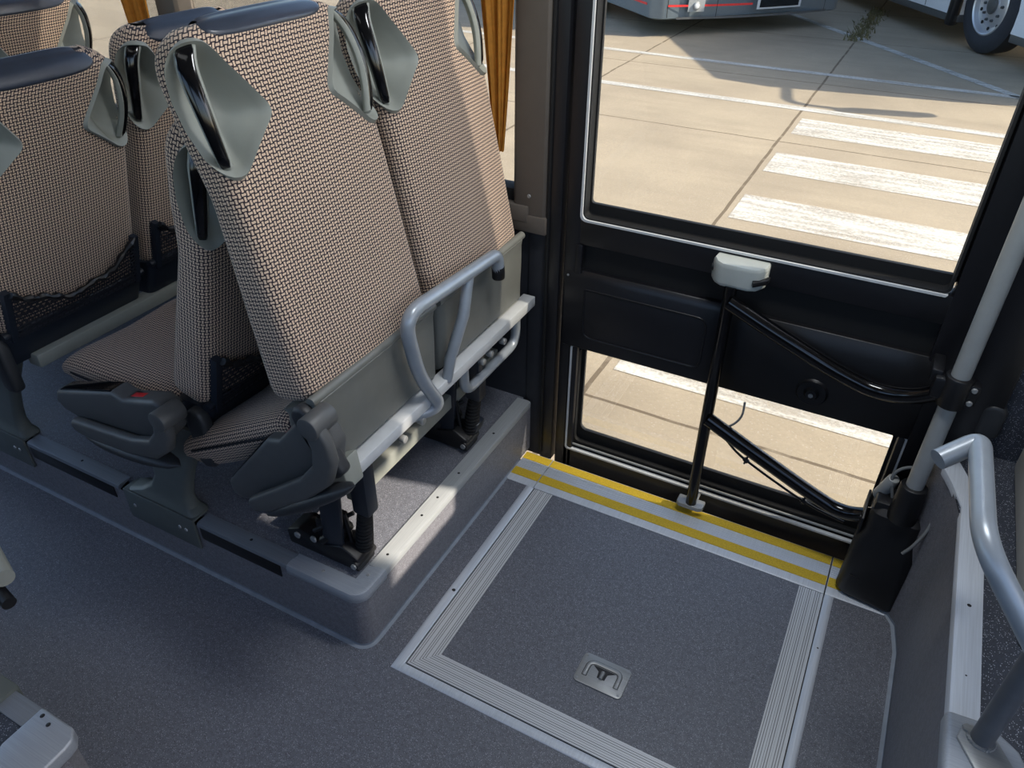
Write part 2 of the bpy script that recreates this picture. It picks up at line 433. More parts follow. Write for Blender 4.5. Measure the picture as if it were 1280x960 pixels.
# ---- aluminium edge of the platform towards the entrance
def edge_profile(mbx, pts_of, loops):
    mbx.loft(loops, cap=True); return mbx
t = thing('platform_edge_strip', (PX, 1.0, PZ), 'light aluminium edge strip on the platform side facing the entrance well', 'edge strip')
mb = MB()
prof = [(-.045, .002), (-.044, .005), (-.006, .0055), (.003, .003), (.005, -.004), (.004, -.018), (.001, -.020), (.001, -.001)]
mb.loft([[(PX+dx, y, PZ+dz) for dx, dz in prof] for y in (.995, 1.815)])
mb.build('strip', M['alu_edge'], t, True)
mb = MB()
for y in (1.045, 1.205, 1.285, 1.40, 1.61): screw(mb, (PX-.022, y, PZ+.0052), (0, 0, 1), .0042, .0006)
build_each(mb, 'screw', M['rubber'], t)
# corner piece
t = thing('platform_corner_cap', (-.95, .92, PZ), 'rounded grey aluminium corner cap at the platform corner below the latch foot', 'corner cap')
mb = MB(); r = .035
def corner_loop(off, z):
    cx, cy = PX-r, PY+r; P = [(-1.115, PY-off, z)]
    for k in range(9):
        a = radians(-90+90*k/8); P.append((cx+(r+off)*cos(a), cy+(r+off)*sin(a), z))
    P.append((PX+off, 1.0, z)); return P
inn = [(-1.115, PY+.045, PZ+.0025)]+[(PX-.047-(.02 if 0 else 0), PY+.047, PZ+.0025)]*9+[(PX-.047, 1.0, PZ+.0025)]
mb.loft([corner_loop(.003, PZ-.026), corner_loop(.006, PZ-.022), corner_loop(.0068, PZ-.004), corner_loop(.003, PZ+.0045), corner_loop(-.006, PZ+.0072), inn], cap=False, closed=False)
mb.build('cap', M['alux'], t, True)
mb = MB()
for p in ((-1.02, .922), (-.912, .965)): screw(mb, (p[0], p[1], PZ+.0068), (0, 0, 1), .005, .001)
build_each(mb, 'screw', M['steel'], t)
# aisle side edge strips between the seat feet
for i, (x0, x1) in enumerate(((-1.43, -1.113), (-2.15, -1.74), (-2.9, -2.46))):
    lab = ['dark grey aluminium edge strip nearest the platform corner along the aisle', 'dark grey aluminium edge strip between the two painted seat feet', 'edge strip at the left frame edge beyond the second seat foot'][i]
    t = thing('aisle_edge_strip', ((x0+x1)/2, PY, PZ), lab, 'edge strip', 'edge strips along the aisle side of the platform')
    mb = MB()
    prof = [(.040, .002), (.039, .005), (.004, .0055), (-.003, .003), (-.005, -.003), (-.004, -.010), (.0, -.010)]
    mb.loft([[(x, PY+dy, PZ+dz) for dy, dz in prof] for x in (x0, x1)]); mb.build('strip', M['alu_dark'], t, True)
    bx('black_panel', M['black'], x0+.004, x1-.03, PY-.0035, PY, PZ-.055, PZ-.010, parent=t, bev=.001).__setitem__('label', 'black lower strip')  # black strip panel beneath the edge strip
    mb = MB(); screw(mb, (x0+(x1-x0)*.55, PY+.02, PZ+.0053), (0, 0, 1), .0042, .0006); build_each(mb, 'screw', M['rubber'], t)

# ---- the ramp lid let into the floor
t = thing('floor_border', (-.3, 1.2, 0), 'outer light aluminium frame around the ramp lid in the floor', 'floor frame')
def rail(mbx, p0, p1, w, n, h=.006):
    """flat rail with rounded top from p0 to p1 (xy), extending w along n"""
    p0, p1, n = Vector(p0+(0,)), Vector(p1+(0,)), Vector(n+(0,))
    pr = [(0, 0), (.0, .002), (w*.18, h*.8), (w*.5, h), (w*.82, h*.8), (w, .002), (w, 0)]
    return pr
def miter_rail(mbx, outer, inner, h):
    """open path rails: outer/inner lists of xy at each vertex"""
    loops = []
    for (a, b) in zip(outer, inner):
        a, b = Vector(a), Vector(b)
        loops.append([(a.x, a.y, -.01), (a.x, a.y, .001)]+[(*(a.lerp(b, k)), z) for k, z in ((.15, h*.75), (.5, h), (.85, h*.75))]+[(b.x, b.y, .001), (b.x, b.y, -.01)])
    mbx.loft(loops); return mbx
mb = MB()
miter_rail(mb, [(-.8075, 1.642), (-.8075, .884), (.153, .884), (.153, 1.642)], [(-.7805, 1.642), (-.7805, .909), (.1285, .909), (.1285, 1.642)], .0055)
mb.build('rail', M['alu'], t, True)
mb = MB(); screw(mb, (-.792, 1.165, .0045), (0, 0, 1), .006, .001); screw(mb, (.142, 1.45, .0045), (0, 0, 1), .003, .001); build_each(mb, 'screw', M['black'], t)
t = thing('wheelchair_ramp', (-.3, 1.27, 0), 'grey speckled wheelchair ramp lid with ribbed aluminium borders in the floor', 'ramp')
bx('ramp_tray', M['black'], -.779, .127, .908, 1.644, -.03, -.012, parent=t, bev=0)
bx('ramp_plate', M['floor'], -.712, .060, .974, 1.643, -.012, .001, parent=t, bev=0)
mb = MB(); mb.prism([(-.777, 1.642), (-.777, .911), (-.712, .974), (-.712, 1.642)], 'z', -.012, .003, bev=.0008, seg=1); o = mb.build('ribbed_border', M['ribL'], t, True)
mb = MB(); mb.prism([(.060, 1.642), (.060, .974), (.126, .911), (.126, 1.642)], 'z', -.012, .003, bev=.0008, seg=1); mb.build('ribbed_border', M['ribR'], t, True)
mb = MB(); mb.prism([(-.712, .974), (-.777, .911), (.126, .911), (.060, .974)], 'z', -.012, .003, bev=.0008, seg=1); mb.build('ribbed_border', M['ribN'], t, True)
# recessed pull handle
hc = Vector((-.322, 1.113, .001))
hp = thing('ramp_pull_handle', hc, 'small rounded metal pull-handle plate set in the ramp lid', 'handle')
ang = radians(0)
mb = MB()
mb.prism(rrect(-.064, .064, -.045, .045, .012), 'z', 0, .004, bev=.0018, seg=2)
mb.build('handle_plate', M['steel'], hp)
mb = MB(); mb.prism([(-.030, .016), (.030, .016), (.012, .004), (.010, -.014), (-.010, -.014), (-.012, .004)], 'z', .0038, .0046, bev=0); mb.build('finger_recess', M['black'], hp)
mb = MB(); mb.cyl((0, .006, .005), (0, -.016, .007), .0055, .0045, seg=14); mb.build('latch_barrel', M['steel'], hp)
U = [(-.042, -.022, .0045), (-.042, .024, .0045), (.042, .024, .0045), (.042, -.022, .0045)]
mb = MB(); mb.sweep(round_path(U, .018), .0068, 10)
for v in mb.bm.verts: v.co.z = .0040+(v.co.z-.0045)*.25
mb.build('handle_groove', M['black'], hp)
mb = MB(); mb.sweep(round_path(U, .018), .0052, 10)
for v in mb.bm.verts: v.co.z = .0048+(v.co.z-.0045)*.35
mb.build('handle_loop', M['steel'], hp)
for sx in (-.055, .055):
    for sy in (-.036, .036):
        mb = MB(); screw(mb, (sx, sy, .004), (0, 0, 1), .0035, .0008); mb.build('screw', M['steel'], hp)

# ---- threshold with yellow grit strips
for (x0, x1, lab) in ((-.882, -.783, 'short yellow and aluminium threshold piece beside the platform wall'),
                      (-.781, .1255, 'long aluminium door threshold with two yellow grit strips'),
                      (.129, .40, 'short yellow striped threshold piece under the black door motor cover')):
    t = thing('door_threshold', ((x0+x1)/2, 1.72, 0), lab, 'threshold', 'door threshold pieces')
    mb = MB(); pr = [(1.6455, -.03), (1.6455, .001), (1.652, .0035), (1.792, .0035), (1.80, .000), (1.80, -.05)]
    mb.loft([[(x, y, z) for y, z in pr] for x in (x0, x1)]); mb.build('plate', M['alu'], t, True)
    for (ya_, yb_) in ((1.675, 1.711), (1.760, 1.7935)):
        o = bx('grit_strip', M['yellow'], x0+.001, x1-.001, ya_, yb_, .003, .0048, parent=t, bev=0); o['label'] = 'yellow gritty strip'
    mb = MB()
    for k in range(5): mb.box(x0+.001, x1-.001, 1.716+k*.0085, 1.7195+k*.0085, .003, .0044, bev=0)
    build_each(mb, 'groove_rib', M['alu'], t)

# ---- right podium (wheel arch) with vertical vinyl side
RZ = .487
rp = [(.326, -.8), (.326, 1.53), (.30, 1.66), (.262, 1.735), (.262, 1.84), (3.2, 1.84), (3.2, -.8)]
rpb = [(.326, -.8), (.326, 1.53), (.312, 1.62), (.262, 1.69), (.262, 1.84), (3.2, 1.84), (3.2, -.8)]
mb = MB(); mb.loft([[(x, y, 0) for x, y in rpb], [(x, y, RZ-.004) for x, y in rp]], cap=False)
struct(mb.build('podium_wall', M['side']))
mb = MB(); mb.prism([(x+.0015 if x < 1 else x, y) for x, y in rp], 'z', RZ-.02, RZ-.001, bev=0)
struct(mb.build('podium_floor', M['floor_dark']))
mb = MB(); a = [(x-.010, y) for x, y in rpb[:4]]; b = [(x-.001, y) for x, y in rpb[:4]]
a[0] = (a[0][0], .4); b[0] = (b[0][0], .4)
mb.loft([[(x, y, .0015) for x, y in a], [(x, y, .003) for x, y in b], [(x, y, .012) for x, y in b]], cap=False, closed=False)
struct(mb.build('trim_2', M['weld']))
mb = MB(); mb.tube([(.416, 1.80, .489), (.30, 1.81, .489)], .004)
t = thing('podium_edge_strip', (.35, 1.3, RZ), 'pale blue-grey aluminium edge strip along the high podium on the right', 'edge strip')
mb = MB()
prof = [(.046, .001), (.045, .005), (.034, .0052), (.006, .0052), (-.002, .002), (-.0045, -.004), (-.0045, -.016), (-.001, -.016)]
mb.loft([[(.326+(dx if y < 1.6 else dx*1.0)+ox, y, RZ+dz) for dx, dz in prof] for y, ox in ((1.01, 0), (1.575, 0), (1.65, -.022), (1.74, -.058))])
mb.build('strip', M['alu'], t, True)
mb = MB()
for y in (1.275, 1.10): screw(mb, (.347, y, RZ+.005), (0, 0, 1), .0045 if y > 1.2 else .002, .0006)
build_each(mb, 'screw', M['rubber'], t)
# handrail that stands on the podium
t = thing('podium_handrail', (.385, .975, RZ), 'silver bent tube handrail standing on the podium in the right foreground', 'handrail')
mb = MB(); P = [(.318, 1.012), (.318, .80), (.42, .80), (.47, .90), (.43, .985), (.385, 1.018)]
mb.prism(P, 'z', RZ-.03, RZ+.008, bev=.010, seg=3); mb.build('base_cap', M['alux'], t, True)
mb = MB(); mb.prism([(.345, .992), (.335, .96), (.40, .85), (.44, .87), (.42, .94), (.385, 1.0)], 'z', RZ+.006, RZ+.013, bev=.002); mb.build('foot_plate', M['steel'], t, True)
mb = MB()
for p in ((.350, .982), (.410, .915)): mb.cyl((p[0], p[1], RZ+.013), (p[0], p[1], RZ+.017), .009, .008, seg=6)
build_each(mb, 'bolt', M['steel'], t)
mb = MB()
for k in range(26):
    a = 2*pi*k/26; mb.cyl((.371+.0195*cos(a), .972+.0195*sin(a), RZ+.012), (.371+.0195*cos(a)+random.uniform(-.001, .001), .972+.0195*sin(a), RZ+.0165), .004, .003, seg=6)
mb.build('weld_bead', M['steel'], t, True)
mb = MB(); mb.tube([(.371, .972, RZ+.01), (.371, .972, .752)], .0175, seg=20); mb.build('post', M['post_grey'], t, True)['label'] = 'darker grey upright post'
mb = MB(); mb.sweep(round_path([(.190, 1.235, .835), (.246, 1.285, .862), (.260, 1.035, .850), (.371, .972, .735)], [0, .022, .055, 0], 10), .0185, 20); mb.build('grab_tube', M['silver'], t, True)
# pale seat box on the podium
t = thing('pale_seat_box', (.6, 1.5, RZ), 'pale grey panel of a seat base on the podium at the right edge', 'seat base')
mb = MB(); mb.prism(rrect(1.215, 1.79, RZ+.0, RZ+.17, .02), 'x', .430, .80, bev=.006); mb.build('side_panel', M['panel_white'], t, True)
mb = MB(); mb.cyl((.424, 1.245, RZ+.025), (.432, 1.245, RZ+.025), .008, seg=12); build_each(mb, 'bolt', M['steel'], t)

# ---- left podium, bottom left corner
LZ = .25
mb = MB(); lp = [(-5, -.8), (-1.155, -.8), (-1.155, .30), (-1.185, .332), (-5, .332)]
mb.loft([[(x, y, 0) for x, y in lp], [(x, y, LZ-.003) for x, y in lp]], cap=False)
struct(mb.build('bench_podium_wall', M['side']))
mb = MB(); mb.prism([(-5, -.8), (-1.16, -.8), (-1.16, .30), (-1.19, .327), (-5, .327)], 'z', LZ-.02, LZ-.001, bev=0); struct(mb.build('bench_podium_floor', M['floor_dark']))
t = thing('bench_corner_cap', (-1.18, .28, LZ), 'rounded grey metal corner cap at the bottom left of the aisle', 'corner cap')
mb = MB(); mb.prism([(-1.262, .338), (-1.165, .338), (-1.145, .322), (-1.140, .30), (-1.140, .10), (-1.19, .10), (-1.235, .19), (-1.262, .25)], 'z', LZ-.03, LZ+.006, bev=.006, seg=3); mb.build('cap', M['alux'], t, True)
mb = MB()
for p in ((-1.215, .318), (-1.17, .20), (-1.243, .325)): screw(mb, (p[0], p[1], LZ+.006), (0, 0, 1), .005, .0008)
build_each(mb, 'screw', M['black'], t)
t = thing('bench_edge_strip', (-1.35, .31, LZ), 'grey edge strip running left from the bottom left corner cap', 'edge strip')
mb = MB(); mb.box(-1.42, -1.25, .290, .337, LZ-.03, LZ+.004, bev=.003); mb.build('strip', M['alu_dark'], t, True)
t = thing('bench_foot_sleeve', (-1.5, .31, LZ), 'grey-green steel seat foot sleeve over the edge strip at bottom left', 'seat foot')
mb = MB(); mb.box(-1.9, -1.345, .278, .345, LZ-.05, LZ+.012, bev=.005); mb.build('sleeve', M['bracket'], t, True)
mb = MB(); screw(mb, (-1.375, .30, LZ+.012), (0, 0, 1), .009, .004); screw(mb, (-1.395, .300, LZ+.012), (0, 0, 1), .007, .004); build_each(mb, 'screw', M['steel'], t)
t = thing('armrest_end', (-1.45, .40, .5), 'pale grey armrest tip of an unseen seat at the left edge', 'armrest')
mb = MB(); mb.tube([(-1.60, .50, .50), (-1.372, .425, .497)], .020); mb.build('arm', M['grip_shell'], t, True)
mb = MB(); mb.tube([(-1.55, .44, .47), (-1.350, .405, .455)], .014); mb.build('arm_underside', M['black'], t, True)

# ---- door side wall
YW = 1.83
GT = 2.30            # top of window openings
struct(bx('wall_back', M['wall'], -5, -.842, YW, YW+.06, -.02, .885, bev=0))
o = struct(bx('trim_3', M['rubber'], -5, -.90, YW-.004, YW+.05, .885, .918, bev=.002))
o = struct(bx('trim_4', M['pillar'], -5, -.90, YW-.030, YW+.00, .835, .883, bev=.004))
struct(bx('wall_top', M['ceil'], -5, 1.0, YW, YW+.06, GT, 2.50, bev=0))
for i, (x0, x1) in enumerate(((-2.10, -.952), (-4.8, -2.26))):
    struct(bx('window_%d' % (i+1), M['glass_tint'], x0-.03, x1+.03, YW+.035, YW+.040, .90, GT+.02, bev=0))
# pillar covers
def pillar(x0, x1, z0, z1, lab):
    t = thing('pillar_cover', ((x0+x1)/2, YW, z0), lab, 'pillar', 'taupe window pillar covers')
    mb = MB(); mb.prism([(x0, YW+.05), (x0, YW-.012), (x0+.010, YW-.022), (x1-.010, YW-.022), (x1, YW-.012), (x1, YW+.05)], 'z', z0, z1, bev=.002)
    mb.build('cover', M['pillar'], t, True)
    bx('end_lip', M['pillar'], x0-.003, x1+.003, YW-.028, YW+.02, z0-.006, z0+.045, parent=t, bev=.004)
    mb = MB(); screw(mb, ((x0+x1)/2, YW-.022, z0+.10), (0, -1, 0), .006, .003); build_each(mb, 'screw', M['steel'], t)
pillar(-.952, -.847, .812, GT, 'taupe-brown pillar cover with a screw left of the door')
pillar(-2.235, -2.135, .812, GT, 'grey pillar cover between the side windows, behind the second curtain')
# black post between pillar and door and the door frame
struct(bx('trim_5', M['door_black'], -.846, -.803, YW-.012, YW+.08, -.02, GT, bev=.004))
struct(bx('trim_6', M['wall'], -.905, -.842, YW-.006, YW+.06, -.02, .812, bev=.004))
struct(bx('trim_7', M['rubber'], -.848, -.838, YW-.018, YW+.0, .0, GT, bev=.003))
# right of the door
struct(bx('trim_8', M['door_black'], .262, .36, YW-.05, YW+.08, -.02, GT, bev=.006))
struct(bx('wall_right', M['floor_dark'], .36, 1.0, YW-.02, YW+.06, RZ-.02, .98, bev=0))
struct(bx('wall_front_pillar', M['black'], .36, 1.0, YW-.02, YW+.06, .98, GT, bev=0))
struct(bx('wall_sun_gap_low', M['wall'], 1.0, 3.2, YW-.02, YW+.06, -.02, 1.80, bev=0))  # unseen front wall, its opening stepped so sun reaches the platform
struct(bx('wall_sun_gap_post', M['wall'], 1.0, 1.12, YW-.02, YW+.06, 1.80, 3.3, bev=0))
struct(bx('wall_sun_gap_head', M['wall'], 1.12, 1.52, YW-.02, YW+.06, 2.45, 3.3, bev=0))
struct(bx('wall_sun_gap_head', M['wall'], 1.52, 2.0, YW-.02, YW+.06, 2.85, 3.3, bev=0))
struct(bx('wall_sun_gap_end', M['wall'], 2.72, 3.2, YW-.02, YW+.06, 1.80, 3.3, bev=0))
struct(bx('sun_cut_panel', M['ceil'], .80, .84, .95, YW-.02, RZ, 1.52, bev=.004))  # unseen panel added to cut the low sun on the platform side
# ceiling (unseen front part raised to clear the sun gap) and the far (camera) side of the bus
struct(bx('ceiling', M['ceil'], -5, 1.0, -.72, YW+.06, 2.50, 2.56, bev=0))
struct(bx('sun_gap_ceiling_step', M['ceil'], 1.0, 1.04, -.72, YW+.06, 2.50, 3.3, bev=0))
struct(bx('sun_gap_ceiling', M['ceil'], 1.0, 5.0, -.72, YW+.06, 3.3, 3.35, bev=0))
struct(bx('wall_front', M['ceil'], 3.2, 3.26, -.72, YW+.06, -.02, 1.3, bev=0))
struct(bx('wall_left', M['wall'], -5, 3.2, -.76, -.72, -.02, 1.25, bev=0))
struct(bx('wall_left_top', M['wall'], -5, 1.0, -.76, -.72, 2.15, 2.5, bev=0))
for x in (-3.6, -1.9, -.6, 1.5): struct(bx('wall_left_pillar', M['wall'], x, x+.25, -.76, -.70, 1.25, 2.3, bev=.01))
# unseen fill lamps added to brighten the interior
for i, (x, ly, hl) in enumerate(((-2.6, .55, .55), (-1.3, .40, .55), (-.05, 1.25, .35))):
    t = thing('fill_light', (x, ly, 2.50), ['added fill lamp above the rear rows', 'added fill lamp above the aisle', 'added fill lamp above the entrance'][i], 'fill light', 'added fill lamps')
    mb = MB(); mb.box(x-hl, x+hl, ly-.13, ly+.13, 2.470, 2.50, bev=.01); mb.build('housing', M['white_paint'], t, True)
    l = bpy.data.lights.new('fill_lamp', 'AREA'); l.shape = 'RECTANGLE'; l.size = hl*1.8; l.size_y = .24; l.energy = FILL_W[i]; l.color = (.94, .97, 1.0)
    lo = bpy.data.objects.new('fill_lamp', l); COL.objects.link(lo); lo.parent = t; lo.location = (0, 0, -.04)

# ================================================================== DOOR
t = thing('door_1', (-.28, YW, 0), None, None, None, 'structure'); DOOR = t
DX0, DX1 = -.795, .262
yi, yo = YW, YW+.055
def win_open(x0, x1, z0, z1, r): return rrect(x0, x1, z0, z1, r, 5)
# leaf built from rails and stiles
mb = MB()
mb.box(DX0, -.748, yi, yo, -.075, GT, bev=.004)                   # left stile (upper part)
mb.box(-.765, -.735, yi+.0, yo, -.075, .455, bev=.003)
mb.box(.178, DX1, yi, yo, -.075, GT, bev=.004)
mb.box(-.75, .18, yi, yo, .792, .866, bev=.003)                   # rail under the upper glass
mb.box(-.75, .18, yi, yo, -.075, .050, bev=.004)                  # bottom rail
mb.box(-.75, .18, yi+.03, yo, .45, .80, bev=0)
mb.build('leaf', M['door_black'], t, True)
# white-grey bead, left and bottom; right side omitted for its dark reflection
mb = MB(); pp = round_path([(-.7485, yi, GT+.09), (-.7485, yi, .865), (.166, yi, .865)], .02, 6)
mb.loft([[(p.x-sx*(1 if p.z > .87 else .7), yi+dy_, p.z-sx*(1 if p.z < .88 else .7)) for sx, dy_ in ((.003, .004), (.003, -.0028), (-.003, -.0028), (-.003, .012))] for p in pp])
mb.build('glass_bead', M['white_paint'], t, True)
mb = MB(); o_ = win_open(-.7455, .1725, .868, GT+.1, .018); i_ = win_open(-.742, .166, .872, GT+.09, .014); 
frame_mesh(mb, o_, i_, 'y', yi+.004, yi+.05)
frame_mesh(mb, win_open(-.7455, .1725, .868, GT+.1, .018), win_open(-.738, .196, .902, GT+.09, .010), 'y', yi+.040, yi+.052)
mb.build('glass_seal', M['rubber'], t, True)
bx('upper_glass', M['glass'], -.745, .20, yi+.044, yi+.047, .872, GT+.1, parent=t, bev=0)
# upper recess + grey reveal at the left
mb = MB(); mb.box(-.755, .20, yi+.020, yi+.03, .700, .792, bev=0); mb.build('grab_recess', M['rubber'], t, True)
mb = MB(); mb.box(-.758, -.738, yi-.004, yi+.012, .702, .792, bev=.003); mb.build('recess_end', M['door_black'], t, True)
# middle panel, bulged with an embossed outline
mb = MB(); mb.prism([(.452, 0), (.458, -.006), (.69, -.010), (.712, .004), (.712, .03), (.452, .03)], 'x', -.785, -.325, bev=.002)
for v in mb.bm.verts: v.co = Vector((v.co.x, yi+v.co.z, v.co.y))
mb.build('inner_panel', M['door_black'], t, True)
mb = MB(); mb.sweep(round_path([(-.72, yi-.0085, .66), (-.72, yi-.0075, .50), (-.36, yi-.0075, .50), (-.36, yi-.0085, .66), (-.72, yi-.0085, .66)], .03), .003, 8); mb.build('panel_emboss', M['door_black'], t, True)
mb = MB(); mb.prism([(.46, .005), (.46, -.012), (.66, -.014), (.70, .004), (.70, .03), (.46, .03)], 'x', -.325, .20, bev=.002)
for v in mb.bm.verts: v.co = Vector((v.co.x, yi+v.co.z, v.co.y))
mb.build('lock_panel', M['black'], t, True)
mb = MB(); mb.cyl((-.055, yi-.012, .525), (-.055, yi-.020, .525), .042, .036, seg=32); mb.cyl((-.055, yi-.02, .525), (-.055, yi-.03, .525), .020, .014, seg=24); mb.build('lock_rosette', M['black'], t, True)
mb = MB(); mb.cyl((-.055, yi-.030, .525), (-.055, yi-.033, .525), .0065, seg=6); mb.build('rosette_bolt', M['steel'], t, True)
bx('sticker', M['green'], -.085, -.050, yi-.0155, yi-.014, .632, .642, parent=t, bev=0)['label'] = 'small green sticker'
mb = MB(); screw(mb, (-.775, yi-.010, .695), (0, -1, 0), .004, .001); mb.build('panel_screw', M['steel'], t, True)
# lower window
mb = MB(); o_ = win_open(-.757, .20, .046, .462, .012); i_ = win_open(-.751, .195, .052, .456, .008)
frame_mesh(mb, o_, i_, 'y', yi-.003, yi+.01); mb.build('lower_bead', M['white_paint'], t, True)
mb = MB(); frame_mesh(mb, win_open(-.752, .20, .05, .458, .006), win_open(-.733, .181, .075, .445, .02), 'y', yi+.018, yi+.035)
frame_mesh(mb, win_open(-.745, .195, .06, .455, .006), win_open(-.7225, .170, .112, .437, .022), 'y', yi+.040, yi+.052); mb.build('lower_seal', M['rubber'], t, True)
mb = MB(); mb.box(-.745, .19, yi+.010, yi+.016, .060, .066, bev=.001); mb.build('seal_lip', M['pole_grey'], t, True)
bx('lower_glass', M['glass'], -.74, .19, yi+.044, yi+.047, .10, .45, parent=t, bev=0)

# ---- door arms, upright bar, turning pole
t = thing('door_swing_gear', (.235, 1.70, .4), 'tall grey turning pole with two black curved arms and upright bar at the door', 'door mechanism')
mb = MB(); mb.cyl((.238, 1.70, .40), (.238, 1.70, 2.46), .0205, seg=28); mb.build('turning_pole', M['pole_grey'], t, True)
PYU = 1.775
mb = MB(); mb.tube([(-.302, PYU, .045), (-.306, PYU, .799)], .0165, seg=20); mb.build('upright_bar', M['black_gloss_tube'], t, True)
mb = MB(); mb.prism([(-.345, 1.765), (-.335, 1.757), (-.275, 1.757), (-.262, 1.765), (-.262, 1.80), (-.345, 1.80)], 'z', .030, .046, bev=.004); mb.box(-.318, -.286, 1.79, 1.84, .034, .046, bev=.003); mb.build('foot_bracket', M['steel'], t, True)
AY = 1.765
up = [(-.303, AY, .758), (-.20, AY, .712), (-.022, AY, .640), (.085, AY-.004, .612), (.165, AY-.02, .632), (.238, 1.712, .700)]
mb = MB(); mb.sweep(round_path(up, .09, 10), .0205, 20); mb.build('upper_arm', M['black_gloss_tube'], t, True)
dn = [(-.300, AY, .382), (-.165, AY, .318), (.006, AY, .240), (.105, AY-.005, .205), (.185, AY-.02, .245), (.238, 1.712, .325)]
mb = MB(); mb.sweep(round_path(dn, .09, 10), .0205, 20); mb.build('lower_arm', M['black_gloss_tube'], t, True)
mb = MB(); mb.cyl((.238, 1.70, .665), (.238, 1.70, .745), .030, seg=28, bev=.004); mb.box(.19, .285, 1.685, 1.715, .68, .735, bev=.006); mb.box(.18, .205, 1.70, 1.78, .715, .745, bev=.004); mb.build('upper_clamp', M['black'], t, True)
mb = MB()
for z in (.69, .725): screw(mb, (.272, 1.684, z), (0, -1, 0), .007, .004)
for x in (-.29, -.262): screw(mb, (x, AY-.017, .752-(x+.29)*.4), (0, -1, .3), .004, .002)
build_each(mb, 'clamp_bolt', M['steel'], t)
mb = MB(); mb.cyl((.238, 1.70, .30), (.238, 1.70, .415), .036, .032, seg=28, bev=.005); mb.box(.17, .25, 1.70, 1.76, .285, .33, bev=.008); mb.build('lower_clamp', M['black'], t, True)
mb = MB(); mb.cyl((.178, 1.765, .30), (.195, 1.745, .385), .019, .015, seg=20, bev=.005); mb.build('pivot_cap', M['pole_grey'], t, True)
cab = [(-.285, AY+.005, .372), (-.20, AY+.004, .290), (-.12, AY+.004, .250), (-.02, AY+.004, .205), (.05, AY+.003, .182), (.12, AY, .172)]
mb = MB(); mb.sweep(round_path(cab, .03), .0036, 8); mb.build('sensor_cable', M['black'], t, True)
for q in (1, 3):
    mb = MB(); p = Vector(cab[q]).lerp(Vector(cab[q+1]), .35); mb.cyl(p-Vector((.006, 0, -.004)), p+Vector((.006, 0, -.004)), .007, seg=10); mb.cyl(p, p+Vector((.003, 0, .018)), .003, seg=8); mb.cyl(p, p+Vector((-.003, 0, -.014)), .003, seg=8); mb.build('cable_clip', M['black'], t, True)
mb = MB(); mb.sweep(round_path([(-.215, 1.81, .44), (-.212, 1.80, .395), (-.235, 1.79, .36), (-.275, 1.785, .345)], .03), .0032, 8); mb.build('loose_cable', M['cable'], t, True)
mb = MB(); mb.sweep(round_path([(.205, 1.735, .33), (.185, 1.74, .40), (.215, 1.745, .435), (.265, 1.735, .44), (.295, 1.70, .41), (.30, 1.66, .33), (.277, 1.64, .27), (.262, 1.635, .245)], .035), .0042, 10); mb.build('hose', M['cable'], t, True)
# grey lock box under the glass
t = thing('door_lock_box', (-.29, YW, .80), 'light grey cast lock box on the door above the upright bar', 'lock box')
def lbl(off, z):
    P = []
    for (x, y) in ((-.364, 1.829), (-.366, 1.800), (-.354, 1.777), (-.336, 1.764), (-.263, 1.764), (-.242, 1.774), (-.228, 1.800), (-.228, 1.829)):
        c = Vector((-.296, 1.80)); v = Vector((x, y)); P.append((*(c+(v-c)*off), z))
    return P
mb = MB(); mb.loft([lbl(.93, .797), lbl(.99, .801), lbl(1, .806), lbl(1.0, .846), lbl(.985, .853), lbl(.94, .857)]); mb.build('box_body', M['lockbox'], t, True)
mb = MB(); mb.prism([(-.252, 1.752), (-.221, 1.785), (-.221, 1.81), (-.261, 1.780)], 'z', .816, .829, bev=.002); mb.build('latch_slot', M['black'], t, True)
mb = MB(); mb.cyl((-.367, 1.803, .828), (-.356, 1.803, .828), .012, seg=16); mb.build('side_hole', M['black'], t, True)
# motor cover at foot of pole
t = thing('motor_cover', (.25, 1.70, 0), 'tall black plastic motor cover at the foot of the grey pole', 'motor cover')
def ml(cx, cy, hx, hy, z, r=.03, rot=0.0):
    return [(cx+(x)*cos(rot)-(y)*sin(rot), cy+(x)*sin(rot)+(y)*cos(rot), z) for x, y in rrect(-hx, hx, -hy, hy, r, 4)]
mb = MB(); R_ = radians(-8)
mb.loft([ml(.238, 1.735, .077, .075, .006, .03, R_), ml(.238, 1.735, .085, .082, .02, .032, R_), ml(.237, 1.737, .081, .078, .20, .03, R_), ml(.236, 1.742, .066, .064, .235, .026, R_), ml(.236, 1.742, .064, .062, .30, .026, R_), ml(.236, 1.742, .05, .048, .315, .02, R_)])
mb.build('cover', M['black'], t, True)
mb = MB(); mb.box(.17, .30, 1.66, 1.665, .085, .088, bev=.001); mb.build('seam', M['rubber'], t, True)
mb = MB(); mb.prism([(1.69, .20), (1.72, .19), (1.78, .24), (1.78, .30), (1.70, .26)], 'x', .153, .160, bev=.002); mb.cyl((.150, 1.735, .235), (.154, 1.735, .235), .008, seg=12); mb.build('side_bracket', M['black'], t, True)
# hook on wall right
t = thing('wall_hook', (.34, 1.80, .6), 'dark grey rounded plastic hook cover on the wall right of the pole', 'hook')
mb = MB(); mb.prism(rrect(.318, .372, .545, .645, .024), 'y', 1.775, 1.812, bev=.012, seg=4); mb.build('cover', M['console_dark'], t, True)
mb = MB(); mb.prism([(.296, .575), (.302, .560), (.315, .556), (.325, .565), (.33, .64), (.322, .645)], 'y', 1.788, 1.806, bev=.004); mb.build('side_ear', M['console'], t, True)
mb = MB(); mb.cyl((.307, 1.789, .572), (.307, 1.7865, .572), .006, seg=12); mb.cyl((.313, 1.789, .598), (.313, 1.787, .598), .003, seg=10); mb.build('ear_hole', M['black'], t, True)

